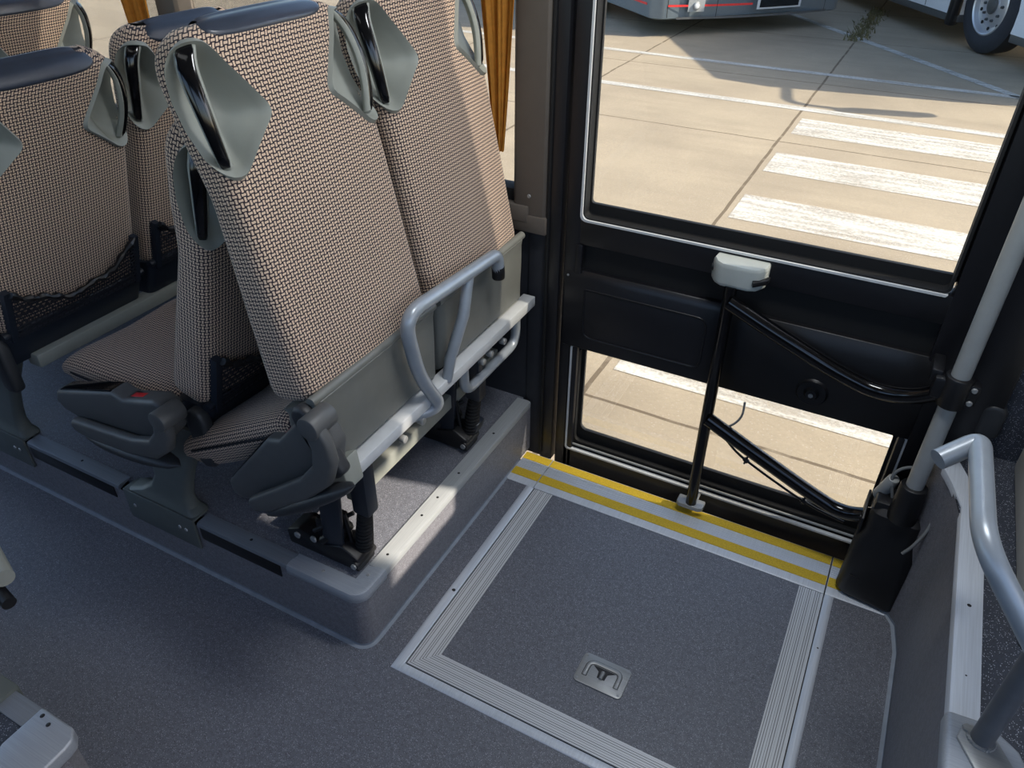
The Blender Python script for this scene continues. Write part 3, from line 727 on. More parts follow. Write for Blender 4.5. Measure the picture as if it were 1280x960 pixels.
# ================================================================== SEATS
# local frame: origin = lower rear edge of the backrest, -x = the way the seat faces, y across (aisle side negative)
def ang_at(s): return radians(20 - (0 if s < .36 else 6*min(1, (s-.36)/.30)))
NS = 200; ds_ = .74/NS; CX = [0.0]; CZ = [0.0]
for i in range(NS): a = ang_at((i+.5)*ds_); CX.append(CX[-1]+sin(a)*ds_); CZ.append(CZ[-1]+cos(a)*ds_)
def center(s):
    if s <= 0: a = ang_at(0); return sin(a)*s, cos(a)*s, a
    k = min(s/ds_, NS-.001); i = int(k); f = k-i
    return CX[i]*(1-f)+CX[i+1]*f, CZ[i]*(1-f)+CZ[i+1]*f, ang_at(s)
def place(w, d, s):
    x, z, a = center(s); return Vector((x-cos(a)*d, w, z+sin(a)*d))
LB = .692; RC = .030
def Wd(s):
    w = .216-.010*max(0, s-.2)
    if s > LB-.08: q = (s-(LB-.08))/.08; w -= .062*(1-sqrt(max(0, 1-q*q)))
    if s < .03: q = (.03-s)/.03; w -= .012*(1-sqrt(max(0, 1-q*q)))
    return w
def Tr(s):   # rear and front offsets
    d0, d1 = 0.0, .120-.035*min(1, max(0, s/.4))
    if s > .42: d1 += .012*min(1, (s-.42)/.1)
    if s > LB-.04: q = (s-(LB-.04))/.04; k = .036*(1-sqrt(max(0, 1-q*q))); d0 += k; d1 -= k
    if s < .03: q = (.03-s)/.03; k = .018*(1-sqrt(max(0, 1-q*q))); d0 += k; d1 -= k
    return d0, d1
def cs(a, s):
    """left rear corner neighbourhood: a>0 along the rear face, a<0 along the side; returns (w,d,nw,nd)"""
    Wc = Wd(s); d0, d1 = Tr(s); q = RC*pi/4
    if a > q:
        w = -(Wc-RC)+(a-q); b = -.010*max(0, 1-(w/(Wc-RC))**2); return w, d0+b, 0, -1
    if a < -q: return -Wc, d0+RC+(-a-q), -1, 0
    t = (a+q)/(2*q)*pi/2; return -(Wc-RC)-RC*cos(t), d0+RC-RC*sin(t), -cos(t), -sin(t)
# kite shaped hand recess
KC = (.016, .560)
kp = [(-.015, .106), (.012, .100), (.034, .082), (.060, .048), (.086, .010), (.106, -.020), (.104, -.032), (.080, -.050), (.045, -.080), (.016, -.106), (.0, -.112), (-.016, -.104), (-.042, -.068), (-.060, -.020), (-.064, .030), (-.052, .078), (-.036, .099)]
def kray(th_):
    c, s_ = cos(th_), sin(th_); best = .02
    for i in range(len(kp)):
        x0, y0 = kp[i][0]-.0, kp[i][1]; x1, y1 = kp[(i+1) % len(kp)]
        x0 -= KC[0]-.016; x1 -= KC[0]-.016
        dx, dy = x1-x0, y1-y0; den = c*dy-s_*dx
        if abs(den) < 1e-9: continue
        r = (x0*dy-y0*dx)/den; u = (x0*s_-y0*c)/den
        if r > 0 and -1e-6 <= u <= 1+1e-6: best = max(best, r)
    return best
KT = [kray(-pi+2*pi*i/360) for i in range(360)]
KT = [sum(KT[(i+k) % 360]*w for k, w in ((-6, .5), (-4, .8), (-2, 1), (0, 1), (2, 1), (4, .8), (6, .5)))/5.6 for i in range(360)]
def krad(th_):
    x = ((th_+pi)/(2*pi)*360) % 360; i = int(x); f = x-i
    return KT[i % 360]*(1-f)+KT[(i+1) % 360]*f
def krel(a, s):
    x, y = a-KC[0], s-KC[1]; r = math.hypot(x, y)
    return r/krad(math.atan2(y, x)) if r > 1e-6 else 0
def recess(w, d, a, s, r, push=0):
    """blend the corner surface towards the floor of the hand recess"""
    if r >= 1 and not push: return w, d
    k = 1-min(1, r)**3.2; t = min(1, max(0, (a+.064)/(.170))); Wc = Wd(s); d0, d1 = Tr(s)
    wf = -(Wc-.034)+.066*t; df = min(.072, d1-.022)-.032*t
    return w*(1-k)+wf*k+push*.7, d*(1-k)+df*k+push*.7
def surf(a, s, extra=0):
    w, d, nw, nd = cs(a, s); return recess(w, d, a, s, krel(a, s), extra)
def back_fabric():
    mb = MB(); rows = []; INS = []
    svals = [0, .004, .010, .018, .028]+[.04+.01*i for i in range(40)]+[.44+.0068*i for i in range(33)]+[LB-.026, LB-.020, LB-.015, LB-.010, LB-.006, LB-.003, LB-.001, LB]
    for s in svals:
        Wc = Wd(s); d0, d1 = Tr(s); q = RC*pi/4; half = []
        nr = 54
        for i in range(nr): half.append((i/(nr)*1.0, 'r'))
        pts = []
        Lr = (Wc-RC)
        for i in range(nr+1):
            a = q+Lr*(1-i/nr); pts.append(a)
        for i in range(1, 5): pts.append(q-2*q*i/4)
        sd = max(.005, (d1-d0)-2*RC)
        for i in range(1, 15): pts.append(-q-sd*i/14)
        P = []
        for a in pts:
            r = krel(a, s); ex = .022 if r < 1.0 else 0
            w, d = surf(a, s, ex); P.append((w, d, a))
        for i in range(1, 5):
            t = pi/2*i/4; P.append((-(Wc-RC)-RC*cos(t), d1-RC+RC*sin(t), -q-sd-RC*t))
        for i in range(1, 15):
            u = i/14; w = -(Wc-RC)*(1-u); dip = .022*min(1, max(0, (1-abs(w)/Wc-.12)/.25)); dip = dip*dip*(3-2*dip/.022)/.022 if 0 else dip
            P.append((w, d1-dip*(1 if s < .62 else max(0, (LB-s)/.09)), -q-sd-RC*pi/2-(Wc-RC)*u))
        full = [(w, d, a) for w, d, a in P]; inside_l = [krel(a, s) < 1.0 and i <= len(pts) for i, (w, d, a) in enumerate(P)]
        mir = [(-w, d, 2*P[0][2]-a) for w, d, a in P[1:-1]][::1]
        loop = full+mir[::-1]; ins = inside_l+inside_l[1:-1][::-1]
        rows.append((s, loop)); INS.append(ins)
    loops = [[place(w, d, s) for w, d, a in lp] for s, lp in rows]
    uvs = []
    n = len(loops[0])
    nP = n//2+1
    for s, lp in rows:
        u = [(a, s) for w, d, a in lp]; u.append((u[0][0]-0, s))
        # unwrap: left half uses a, right half uses mirrored a; front seam falls in the middle of the front
        uvs.append(u)
    mb.loft(loops, cap=True, uvs=uvs)
    mb.bm.verts.index_update(); mb.bm.verts.ensure_lookup_table(); dead = set(i*n+j for i in range(len(loops)) for j in range(n) if INS[i][j])
    kill = [f for f in mb.bm.faces if len(f.verts) == 4 and all(v.index in dead for v in f.verts)]
    bmesh.ops.delete(mb.bm, geom=kill, context='FACES')
    return mb
def kite_shell(side):
    mb = MB(); rings = [0.0, .15, .3, .45, .58, .70, .80, .88, .93, .97, 1.01, 1.05, 1.075]; n = 72; loops = []
    for r in rings:
        lp = []
        for k in range(n):
            th_ = 2*pi*k/n; R = krad(th_)*max(r, .001)
            a = KC[0]+R*cos(th_); s = KC[1]+R*sin(th_)
            w, d, nw, nd = cs(a, s)
            rim = .0055*math.exp(-((r-.985)/.045)**2)-.002*(r > 1.03)-.004*(r > 1.06)
            w += nw*(rim+.0045); d += nd*(rim+.0045); w, d = recess(w, d, a, s, r*.99 if r < 1 else 2)
            lp.append(place(w*side, d, s))
        loops.append(lp)
    mb.loft(loops, cap=False); return mb
def grip(side, black):
    mb = MB(); loops = []; n = 18; seg = 14
    for i in range(n+1):
        t = i/n; s = .664-.196*t; w, d, _, _ = cs(0, s)
        bow = .015*sin(pi*t)
        o_ = -.707*bow+.006; w += o_; d += o_
        hw = (.0185-.0075*t)*(1.0 if black else 1.05); hd = .0085
        sh = -.0035 if black else .002
        if black: hw *= .86
        w += .707*sh; d += .707*sh
        if black and i in (0, n): hw *= .8; hd *= .5
        lp = []
        for k in range(seg):
            c, s_ = cos(2*pi*k/seg), sin(2*pi*k/seg)
            c = math.copysign(abs(c)**.7, c); s_ = math.copysign(abs(s_)**.7, s_)
            tw, td = .707*c*hw, -.707*c*hw
            ow, od = .707*s_*hd, .707*s_*hd
            lp.append(place((w+tw+ow)*side, d+td+od, s))
        loops.append(lp)
    mb.loft(loops); return mb
def cap_mesh(off=.004):
    mb = MB(); path = []
    for i in range(9): path.append(('r', i/8))
    for i in range(1, 8): path.append(('t', i/8))
    for i in range(10): path.append(('f', LB-(.09)*(i/9)))
    loops = []; NW = 30
    for j in range(NW+1):
        u = -1+2*j/NW; lp = []
        for kind, v in path:
            if kind == 'r': s0 = .660+(LB-.663)*abs(u)**6; s = s0+(LB-s0)*v
            elif kind == 'f': s = v
            else: s = LB
            Wc = Wd(s); w = u*(Wc-RC+.002); d0, d1 = Tr(s); o = off*(1-.6*abs(u)**10)
            if kind == 'r' and v == 0: o = .0005
            if kind == 'r': p = place(w, d0-.010*max(0, 1-(w/(Wc-RC))**2)-o, s+o*max(0, (s-LB+.012)/.012))
            elif kind == 'f': p = place(w, d1+o, s+o*max(0, (s-LB+.012)/.012))
            else: p = place(w, d0+(d1-d0)*v, s+o+.008*sin(pi*v)*(1-.5*abs(u)**4))
            lp.append(p)
        loops.append(lp)
    mb.loft(loops, cap=False, closed=False); return mb
def cushion_mesh():
    """lofted along x from rear to nose"""
    mb = MB(); loops = []; uvs = []
    stations = [(-.10, 0), (-.12, .8), (-.15, 1), (-.22, 1), (-.30, 1), (-.38, 1), (-.45, 1), (-.49, .97), (-.52, .88), (-.54, .74), (-.552, .52), (-.556, .25)]
    acc = 0; px = -.10
    for x, k in stations:
        zt = -.002+(-x-.1)*.060
        hw = .215*(.96+.04*k); th_ = .055*max(.02, k); zc = zt-.055
        n = 60; lp = []; uv = []; acc += abs(x-px); px = x
        for j in range(n):
            t = 2*pi*j/n; c, s_ = cos(t), sin(t)
            y = math.copysign(abs(c)**.28, c)*hw; z = math.copysign(abs(s_)**.38, s_)*th_
            if z > 0: z -= .010*max(0, 1-(abs(y)/.13)**2)*k; z -= .0*k
            if z < 0: y *= .95
            lp.append(Vector((x, y, zc+z)))
        loops.append(lp); uvs.append(acc)
    ref = loops[4]; cum = [0]
    for j in range(len(ref)): cum.append(cum[-1]+(ref[(j+1) % len(ref)]-ref[j]).length)
    uvs = [[(c, a) for c in cum] for a in uvs]
    mb.loft(loops, uvs=uvs); return mb
def piping_mesh():
    mb = MB(); P = []
    for sgn in (-1,):
        P += [(x, -.2165, -.044+(-x-.1)*.060) for x in (-.11, -.2, -.3, -.4, -.5)]
        P += [(-.535, -.205, -.046+.44*.060), (-.557, -.15, -.046+.44*.060), (-.558, 0, -.046+.44*.060), (-.557, .15, -.046+.44*.060), (-.535, .205, -.046+.44*.060)]
        P += [(x, .2165, -.044+(-x-.1)*.060) for x in (-.5, -.3, -.11)]
    mb.sweep(round_path(P, .03, 4), .0032, 8); return mb
def shell_mesh(top, bot, adj):
    """lower rear plastic shell, from s=top down to bot, adj degrees turns it towards the vertical"""
    mb = MB(); loops = []; n = 12
    for i in range(n+1):
        t = i/n; ss = top+(bot-top)*t
        a = ang_at(0)+radians(adj)*t; x0 = sin(ang_at(0))*top; z0 = cos(ang_at(0))*top
        bulge = .012*sin(pi*min(1, t*1.2+.05))
        x = x0+sin(ang_at(0)+radians(adj))*(ss-top)+.014; z = z0+cos(ang_at(0)+radians(adj))*(ss-top)
        if i == 0: x -= .010
        if i == 1: x += .004
        hw = .222-.004*t; D = .10
        P = rrect(-hw, hw, 0, D, .022, 5)
        lp = []
        for y, d in P:
            cv = -bulge*max(0, 1-(y/hw)**4) if d < .03 else 0
            lp.append((x-(d+cv)*1.0, y, z))
        loops.append(lp)
    mb.loft(loops)
    x0 = sin(ang_at(0))*top+.004; z0 = cos(ang_at(0))*top-.004
    mb.tube([(x0, -.221, z0), (x0, .221, z0)], .011, seg=14); return mb
def build_seat(kind):
    """kind 'latch' = tilted seat with grey shell and no pocket; 'row' = seat with net pocket and dark shell"""
    root = bpy.data.objects.new('passenger_seat', None); COL.objects.link(root); root.empty_display_size = .05
    back_fabric().build('backrest', M['weave'], root, ang=60)
    cap_mesh().build('head_cap', M['leather'], root, ang=60)['label'] = 'smooth blue-grey leatherette cap'
    for sd in (1, -1):
        o = kite_shell(sd).build('grip_shell', M['grip_shell'], root, ang=60); o['label'] = 'pale grey kite-shaped hand recess'
        g = grip(sd, False).build('grip_bar', M['grip_shell'], o)
        grip(sd, True).build('grip_inlay', M['gloss_black'], o)['label'] = 'glossy black grip inlay'
    cushion_mesh().build('cushion', M['weave'], root, ang=60)
    piping_mesh().build('piping', M['seam'], root)
    if kind == 'latch':
        s = shell_mesh(.012, -.185, 12).build('rear_shell', M['grey_shell'], root); s['label'] = 'smooth grey plastic shell'
    else:
        s = shell_mesh(.020, -.105, 6).build('rear_shell', M['dark_shell'], root); s['label'] = 'dark blue-black plastic shell'
        mb = MB()
        for y in (-.195, .195):
            mb.loft([[place(y+dx*1.0, dd, s_) for dx, dd in ((-.009, -.002), (-.009, -.020), (.009, -.020), (.009, -.002))] for s_ in (0, .05, .10, .15, .162)])
        build_each(mb, 'pocket_frame', M['dark_shell'], root, False)
        # net
        mb = MB(); loops = []; uvs = []; NXn = 30
        def top_s(u): return .085+.075*abs(u)**2.0+.006*sin(u*9)
        for j in range(NXn+1):
            u = -1+2*j/NXn; y = .19*u; lp = []; uv = []
            for i in range(9):
                v = i/8; s_ = .005+(top_s(u)-.005)*v; out = .018+.014*(1-u*u)*v
                lp.append(place(y, -out-.004, s_)); uv.append((y, s_))
            loops.append(lp); uvs.append(uv)
        mb.loft(loops, cap=False, closed=False, uvs=uvs); nn = mb.build('net_pocket', M['net'], root, ang=80); nn['label'] = 'black net pocket'
        mb = MB(); mb.sweep([place(.19*u, -.022-.014*(1-u*u)-.002*sin(u*23), top_s(u)+.002*sin(u*31)) for u in [-1+2*k/40 for k in range(41)]], [.0085+.003*sin(k*1.7) for k in range(41)], 8); mb.build('pocket_band', M['black'], nn)
    return root
def add_console(root, X=None, dy=0.0):
    """aisle side console with cup slot, buckle button, pivot and folded arm pad"""
    y1 = -.222+dy; y0 = -.278+dy
    class CM(MB):
        def build(s_, *a, **k):
            if X is not None:
                for v in s_.bm.verts: v.co = X @ v.co
            return MB.build(s_, *a, **k)
    MB_ = CM
    pts = [(-.486, -.125), (-.470, -.092), (-.240, -.020), (-.205, -.030), (-.14, -.010), (-.090, .006), (-.056, -.006), (-.062, -.080), (-.130, -.150), (-.20, -.170), (-.36, -.170), (-.46, -.150)]
    mb = MB_(); mb.prism(pts, 'y', y0, y1, bev=.012, seg=3); c = mb.build('console', M['console'], root, ang=50)
    mb = MB_(); sl = lambda x, z0: (x, z0)
    # slot on the sloping top
    mb.prism([(-.462, -.106), (-.455, -.0865), (-.248, -.0195), (-.232, -.026), (-.250, -.05), (-.44, -.11)], 'y', y0+.006, y1-.008, bev=.003); mb.build('cup_slot', M['gloss_black'], c)
    mb = MB_(); mb.prism([(-.192, -.035), (-.148, -.020), (-.146, -.011), (-.192, -.0245)], 'y', y0+.018, y1-.020, bev=.002); o = mb.build('buckle_button', M['red'], c); o['label'] = 'red release button'
    mb = MB_(); mb.prism([(-.202, -.040), (-.138, -.020), (-.136, -.0095), (-.202, -.0285)], 'y', y0+.012, y1-.012, bev=.002); mb.build('buckle_housing', M['black'], c)
    pad = [(-.402, -.150), (-.390, -.134), (-.28, -.124), (-.17, -.112), (-.106, -.090), (-.076, -.055), (-.063, .000), (-.042, .012), (-.020, .000), (-.022, -.052), (-.042, -.100), (-.095, -.143), (-.19, -.166), (-.34, -.178), (-.392, -.170)]
    mb = MB_(); mb.prism(pad, 'y', y0-.032, y0-.004, bev=.013, seg=3); a = mb.build('arm_pad', M['console'], root, ang=50)
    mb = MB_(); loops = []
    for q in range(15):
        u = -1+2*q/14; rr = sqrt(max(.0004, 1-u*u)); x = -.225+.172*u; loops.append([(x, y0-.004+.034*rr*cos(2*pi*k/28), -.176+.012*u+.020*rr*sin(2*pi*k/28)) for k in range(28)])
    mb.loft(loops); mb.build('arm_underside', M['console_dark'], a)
    mb = MB_(); mb.cyl((-.042, y0-.036, -.012), (-.042, y0+.03, -.012), .0255, seg=28, bev=.004); mb.build('pivot', M['console'], a)
    mb = MB(); mb.prism([(-.052, -.140), (-.050, -.03), (-.040, .006), (-.020, .018), (.002, .010), (.012, -.02), (.004, -.150), (-.03, -.160)], 'y', -.246+dy, -.212, bev=.011, seg=3); mb.build('hinge_cover', M['console_dark'], root)
def copy_tree(o, parent=None):
    c = o.copy(); COL.objects.link(c); c.parent = parent
    for ch in o.children: copy_tree(ch, c)
    return c
def pose(o, x, y, z, deg, label):
    o.location = (x, y, z); o.rotation_euler = (0, -radians(deg), 0)   # positive deg tips the top towards -x
    tag(o, label, 'seat', 'woven fabric passenger seats facing left'); return o
CY1, CY2 = 1.090, 1.550
latch_w = pose(build_seat('latch'), -.905, CY2, .800, 32, 'tilted window seat nearest the door, its patterned back striped with sunlight')
latch_a = pose(copy_tree(latch_w), -.905, CY1, .800, 32, 'large patterned seat leaning forward in the centre, above the platform corner')
def rotm(deg): return Matrix.Rotation(-radians(deg), 4, 'Y')
X = (Matrix.Translation((-.905, 0, .800)) @ rotm(32)).inverted() @ Matrix.Translation((-.862, .032, .800)) @ rotm(32) @ Matrix.Translation((.042, 0, .012))
add_console(latch_a, X)
row_w = pose(build_seat('row'), -1.95, CY2, .650, 4, 'window seat with sunlit streak on its back, third row from the door')
row_a = pose(copy_tree(row_w), -1.285, 1.13, .622, 4, 'upright aisle seat with visible cushion and red button, second row from the door')
X = (Matrix.Translation((-1.285, 0, .622)) @ rotm(4)).inverted() @ Matrix.Translation((-1.24, -.033, .69))
add_console(row_a, X)
s3a = pose(copy_tree(row_a), -1.97, CY1, .632, 2, 'aisle seat at the left edge with sagging net pocket, third row')
s4w = pose(copy_tree(row_w), -2.68, CY2, .650, 3, 'farthest seat, cut off by the top left corner of the picture')

# ---- benches' steelwork
# row 1: latch feet, crossbar, second beam, bracket, grab rail
t = thing('seat_bench_base', (-.95, 1.35, PZ), 'silver crossbar frame on black latch feet under the two tilted seats', 'seat frame')
mb = MB(); mb.box(-.908, -.868, .945, 1.800, .578, .610, bev=.003); mb.build('crossbar', M['white_paint'], t, True)
mb = MB(); mb.box(-1.02, -.985, 1.045, 1.78, .352, .40, bev=.004); mb.build('front_beam', M['grip_shell'], t, True)
mb = MB(); mb.box(-1.0, -.91, .96, 1.78, .52, .575, bev=.01); mb.build('slide_rail', M['black'], t, True)
mb = MB()
for y in (1.12, 1.20, 1.26, 1.50, 1.545, 1.62):
    mb.cyl((-.89, y, .548), (-.872, y, .548), .010, seg=12, bev=.002)
build_each(mb, 'bolt', M['steel'], t)
mb = MB(); mb.prism([(-1.02, .560), (-.868, .655), (-.858, .580), (-.885, .545), (-.93, .515), (-1.00, .530)], 'y', .890, .944, bev=.004); mb.build('end_bracket', M['grip_shell'], t, True)
def latch_foot(y, scale=1.0):
    f = MB()
    f.prism([(-1.16, PZ+.006), (-.935, PZ+.006), (-.935, PZ+.05), (-.985, PZ+.075), (-1.04, PZ+.055), (-1.12, PZ+.075), (-1.165, PZ+.05)], 'y', y-.025, y+.045, bev=.006)
    fo = f.build('latch_foot', M['black'], t, True)
    f = MB(); f.prism([(-1.045, PZ+.05), (-.985, PZ+.05), (-.96, .54), (-1.03, .54)], 'y', y-.02, y-.008, bev=.003); f.build('side_plate', M['dark_shell'], fo, True)
    f = MB(); f.box(-.952, -.902, y+.002, y+.046, .385, .56, bev=.008); f.build('leg_sleeve', M['dark_shell'], fo, True)
    f = MB()
    for k in range(11): 
        z = PZ+.052+k*.0125; f.cyl((-.948+k*.0018, y+.022, z), (-.948+k*.0018, y+.022, z+.0095), .0245-.0005*k, seg=20, bev=.003)
    f.cyl((-.950, y+.022, PZ+.045), (-.925, y+.022, .40), .017, seg=16); f.build('bellows', M['rubber'], fo, True)
    f = MB(); f.cyl((-.944, y-.03, PZ+.030), (-.944, y+.05, PZ+.030), .012, seg=16, bev=.003); f.cyl((-.975, y+.01, PZ+.06), (-.99, y+.01, .36), .007, seg=10); f.box(-1.03, -.99, y+.0, y+.03, PZ+.07, .35, bev=.006, mat=None)
    f.cyl((-1.06, y-.03, PZ+.10), (-.975, y+.03, PZ+.15), .006, seg=10); f.cyl((-1.05, y-.02, PZ+.06), (-.98, y+.02, PZ+.115), .012, seg=12, bev=.003); f.box(-1.075, -1.02, y-.01, y+.03, PZ+.05, PZ+.12, bev=.01); f.build('latch_lever', M['black'], fo, True)
    f = MB()
    for p in ((-1.125, PZ+.05), (-1.07, PZ+.062)): f.cyl((p[0], y-.030, p[1]), (p[0], y-.024, p[1]), .010, seg=14, bev=.002)
    f.cyl((-.944, y-.034, PZ+.030), (-.944, y-.029, PZ+.030), .008, seg=12); build_each(f, 'latch_bolt', M['steel'], fo)
    return fo
latch_foot(.985); latch_foot(1.515)
mb = MB(); mb.prism([(-.975, PZ+.05), (-.925, PZ+.05), (-.915, PZ+.09), (-.96, PZ+.10)], 'y', 1.525, 1.575, bev=.010); mb.build('rear_release', M['dark_shell'], t, True)
t = thing('bent_grab_rail', (-.86, 1.35, .55), 'silver bent tube grab rail with black end cap behind the tilted seats', 'grab rail')
gx = -.856
rail_pts = [(-.93, 1.145, .560), (gx, 1.255, .565), (gx-.008, 1.180, .700), (gx, 1.130, .885), (gx, 1.545, .858), (gx, 1.550, .800)]
mb = MB(); mb.sweep(round_path(rail_pts, [0, .045, .06, .07, .035, 0], 10), .0165, 20); mb.build('tube', M['silver'], t, True)
mb = MB(); mb.cyl((gx, 1.549, .823), (gx, 1.551, .786), .0172, seg=20, bev=.003); mb.build('end_cap', M['black'], t, True)
mb = MB(); mb.sweep([(gx, 1.405, .868), (gx+.002, 1.37, .77), (gx-.014, 1.325, .66), (gx-.020, 1.315, .60)], [.013, .0145, .0145, .013], 16); mb.build('strut', M['silver'], t, True)
mb = MB(); mb.sweep(round_path([(-.89, 1.415, .600), (-.90, 1.435, .475), (-.90, 1.735, .475), (-.89, 1.715, .600)], .05, 10), .0145, 18); mb.build('lower_hoop', M['silver'], t, True)
# rows 2,3,4: painted feet, crossbars
def row_frame(px, label, full=True):
    t = thing('seat_bench_base', (px, 1.3, PZ), label, 'seat frame', 'seat bench frames on the platform')
    mb = MB(); mb.box(px-.060, px-.008, .935, 1.80, .512, .552, bev=.004); mb.build('crossbar', M['grip_shell'], t, True)
    mb = MB(); mb.box(px-.45, px-.41, .935, 1.80, .44, .475, bev=.004); mb.build('front_bar', M['black'], t, True)
    # flared pedestal, lofted in z
    mb = MB(); loops = []
    for (z, x0, x1, y0, y1) in ((PZ+.004, -.475, -.200, .893, .955), (.211, -.460, -.204, .894, .955), (.222, -.420, -.222, .903, .950), (.25, -.375, -.230, .908, .948), (.30, -.345, -.213, .909, .946), (.36, -.335, -.188, .909, .946), (.43, -.340, -.150, .908, .948), (.50, -.360, -.108, .903, .953), (.545, -.360, -.090, .90, .955)):
        cx = px
        loops.append([(cx+x, y, z) for x, y in rrect(x0, x1, y0, y1, .018, 4)])
    mb.loft(loops); mb.build('pedestal', M['bracket'], t, True)
    mb = MB(); mb.box(px-.475, px-.200, .8880, .8965, PZ-.10, PZ+.010, bev=.003); mb.box(px-.475, px-.200, .889, .94, PZ+.001, PZ+.010, bev=.003); mb.build('foot_clamp', M['bracket'], t, True)
    mb = MB()
    for dx in (-.44, -.262, -.238): screw(mb, (px+dx, .8885, PZ-.04), (0, -1, 0), .0065, .003)
    build_each(mb, 'screw', M['steel'], t)
    mb = MB(); mb.box(px-.12, px-.06, .955, .99, .515, .56, bev=.004); mb.build('side_clip', M['grip_shell'], t, True)
row_frame(-1.24, 'grey-green flared steel foot and bar under the second row aisle seat')
row_frame(-1.96, 'flared steel foot at the left edge with pale crossbar behind the cushion')

# ================================================================== CURTAINS
def curtain(label, xl_top, xr_top, xt, zt, ztop, w_tip):
    mb = MB(); loops = []
    n = 46
    for i in range(31):
        v = i/30; z = zt+(ztop-zt)*v; k = min(1, v/.62)**.9
        a = xt-w_tip+(xl_top-(xt-w_tip))*k; b = xt+w_tip+(xr_top-(xt+w_tip))*k
        front = []; back = []
        for j in range(n+1):
            u = j/n; x = a+(b-a)*u; amp = .011*(.5+.5*v); ph = u*17+.8*sin(v*3)
            y = 1.792+amp*sin(ph)+.004*sin(ph*2.3+v*4); front.append((x, y-.002, z)); back.append((x, y+.002, z))
        loops.append(front+back[::-1])
    mb.loft(loops); o = mb.build('curtain', M['curtain'], ang=80); tag(o, label, 'curtain', 'golden curtains at the side windows')
curtain('golden-brown gathered curtain beside the pillar next to the door', -1.075, -.905, -.985, 1.03, 2.3, .014)
curtain('bright orange-gold gathered curtain at the farther window pillar', -2.42, -2.20, -2.30, .95, 2.3, .03)

# ================================================================== OUTSIDE
GZ = -.33
mb = MB(); mb.add([(-40, -10, GZ), (40, -10, GZ), (40, 60, GZ), (-40, 60, GZ)], [(0, 1, 2, 3)])
pv = mb.build('pavement', M['pave'], smooth=False); pv['kind'] = 'structure'
def strip(name, mat, poly, lab=None):
    mb = MB(); mb.add([(x, y, GZ+.003) for x, y in poly], [tuple(range(len(poly)))])
    o = mb.build(name, mat, pv, True, smooth=False)
    if lab: o['label'] = lab
    return o
for (y0, y1) in ((7.06, 7.58), (5.99, 6.49), (4.96, 5.44), (3.93, 4.42), (2.88, 3.38)):
    strip('crosswalk_stripe', M['paint_white'], [(-.965, y0), (2.6, y0), (2.6, y1), (-.965, y1)], 'worn white crosswalk stripe')
strip('lane_line', M['paint_line'], [(-9, 7.95), (3, 7.80), (3, 7.93), (-9, 8.08)], 'solid white line')
strip('lane_line', M['paint_line'], [(-9, 9.57), (3, 9.30), (3, 9.42), (-9, 9.69)], 'far white line')
def seg(x0, y0, x1, y1, w=.06):
    d = Vector((x1-x0, y1-y0)).normalized(); n = Vector((-d.y, d.x))*w
    return [(x0+n.x, y0+n.y), (x0-n.x, y0-n.y), (x1-n.x, y1-n.y), (x1+n.x, y1+n.y)]
strip('bay_line', M['paint_line'], seg(-2.6, 13.7, 1.1, 9.08), 'diagonal white parking line')
strip('bay_line', M['paint_line'], seg(-9.0, 8.03, -11.2, 9.6), 'curved start of a white parking line')
# weeds growing in the joint
mb = MB()
for k in range(420):
    x = random.gauss(-1.03, .07); y = random.uniform(11.5, 14.2); h = random.uniform(.02, .09); a = random.uniform(0, 6.28)
    dx, dy = .012*cos(a), .012*sin(a); lx, ly = random.uniform(-.05, .05), random.uniform(-.05, .05)
    mb.add([(x-dx, y-dy, GZ), (x+dx, y+dy, GZ), (x+lx, y+ly, GZ+h)], [(0, 1, 2)])
tag(mb.build('weeds', M['weed'], smooth=False), 'strip of low dry weeds in the pavement joint between the two buses', 'weeds', kind='stuff')

# ---- the two buses outside
def bus_shell(label, name, origin, yaw, paint, stripe):
    """local: x across the front (0..2.5), y towards the rear, z up from the ground"""
    t = thing(name, origin, label, 'bus'); t.rotation_euler = (0, 0, yaw)
    Wb, Lb, H = 2.9, 9.0, 3.0
    def ring(z, ins, bow):
        P = []
        r = .16
        for (cx, cy, a0) in ((Wb-r, Lb-r, 0), (r, Lb-r, 90), (r, r, 180), (Wb-r, r, 270)):
            for k in range(7):
                a = radians(a0+90*k/6); x = cx+(r-ins)*cos(a); y = cy+(r-ins)*sin(a)
                if cy < 1: y -= bow*(1-((x-Wb/2)/(Wb/2))**2)
                P.append((x, y, z))
        return P
    mb = MB(); mb.loft([ring(.21, .04, .16), ring(.23, .0, .18), ring(.60, -.0, .20), ring(.9, 0, .18), ring(1.9, 0.0, .10), ring(2.7, .03, .02), ring(2.95, .12, .0), ring(3.0, .3, 0)])
    mb.build('body', paint, t)
    return t
# silver bus
a = math.atan2(.70, .714)
t = bus_shell('silver-grey bus front with red pinstripe, parked outside at the top', 'silver_bus', (-3.42, 10.38, GZ), radians(46), M['bus_silver'], True)
mb = MB()
def frontp(x, z, out=.004):
    b = .18+.02*min(1, max(0, (z-.26)/.34)); return (x, -b*(1-((x-1.45)/1.45)**2)-out, z)
def fstrip(mbx, x0, x1, z0, z1, out=.004, n=14, dz=0.0):
    loops = []
    for i in range(n+1):
        x = x0+(x1-x0)*i/n; loops.append([frontp(x, z0+dz*i/n, out), frontp(x, z1+dz*i/n, out)])
    mbx.loft(loops, cap=False, closed=False)
fstrip(mb, .18, .44, .370, .395); fstrip(mb, .66, 1.34, .370, .395); build_each(mb, 'pinstripe', M['red_line'], t, False)
mb = MB(); mb.box(-.006, 0, .2, 5.5, .370, .395, bev=0); mb.build('side_pinstripe', M['red_line'], t)
mb = MB(); fstrip(mb, 1.40, 2.10, .315, .50, .02); mb.build('plate_holder', M['white_paint'], t)
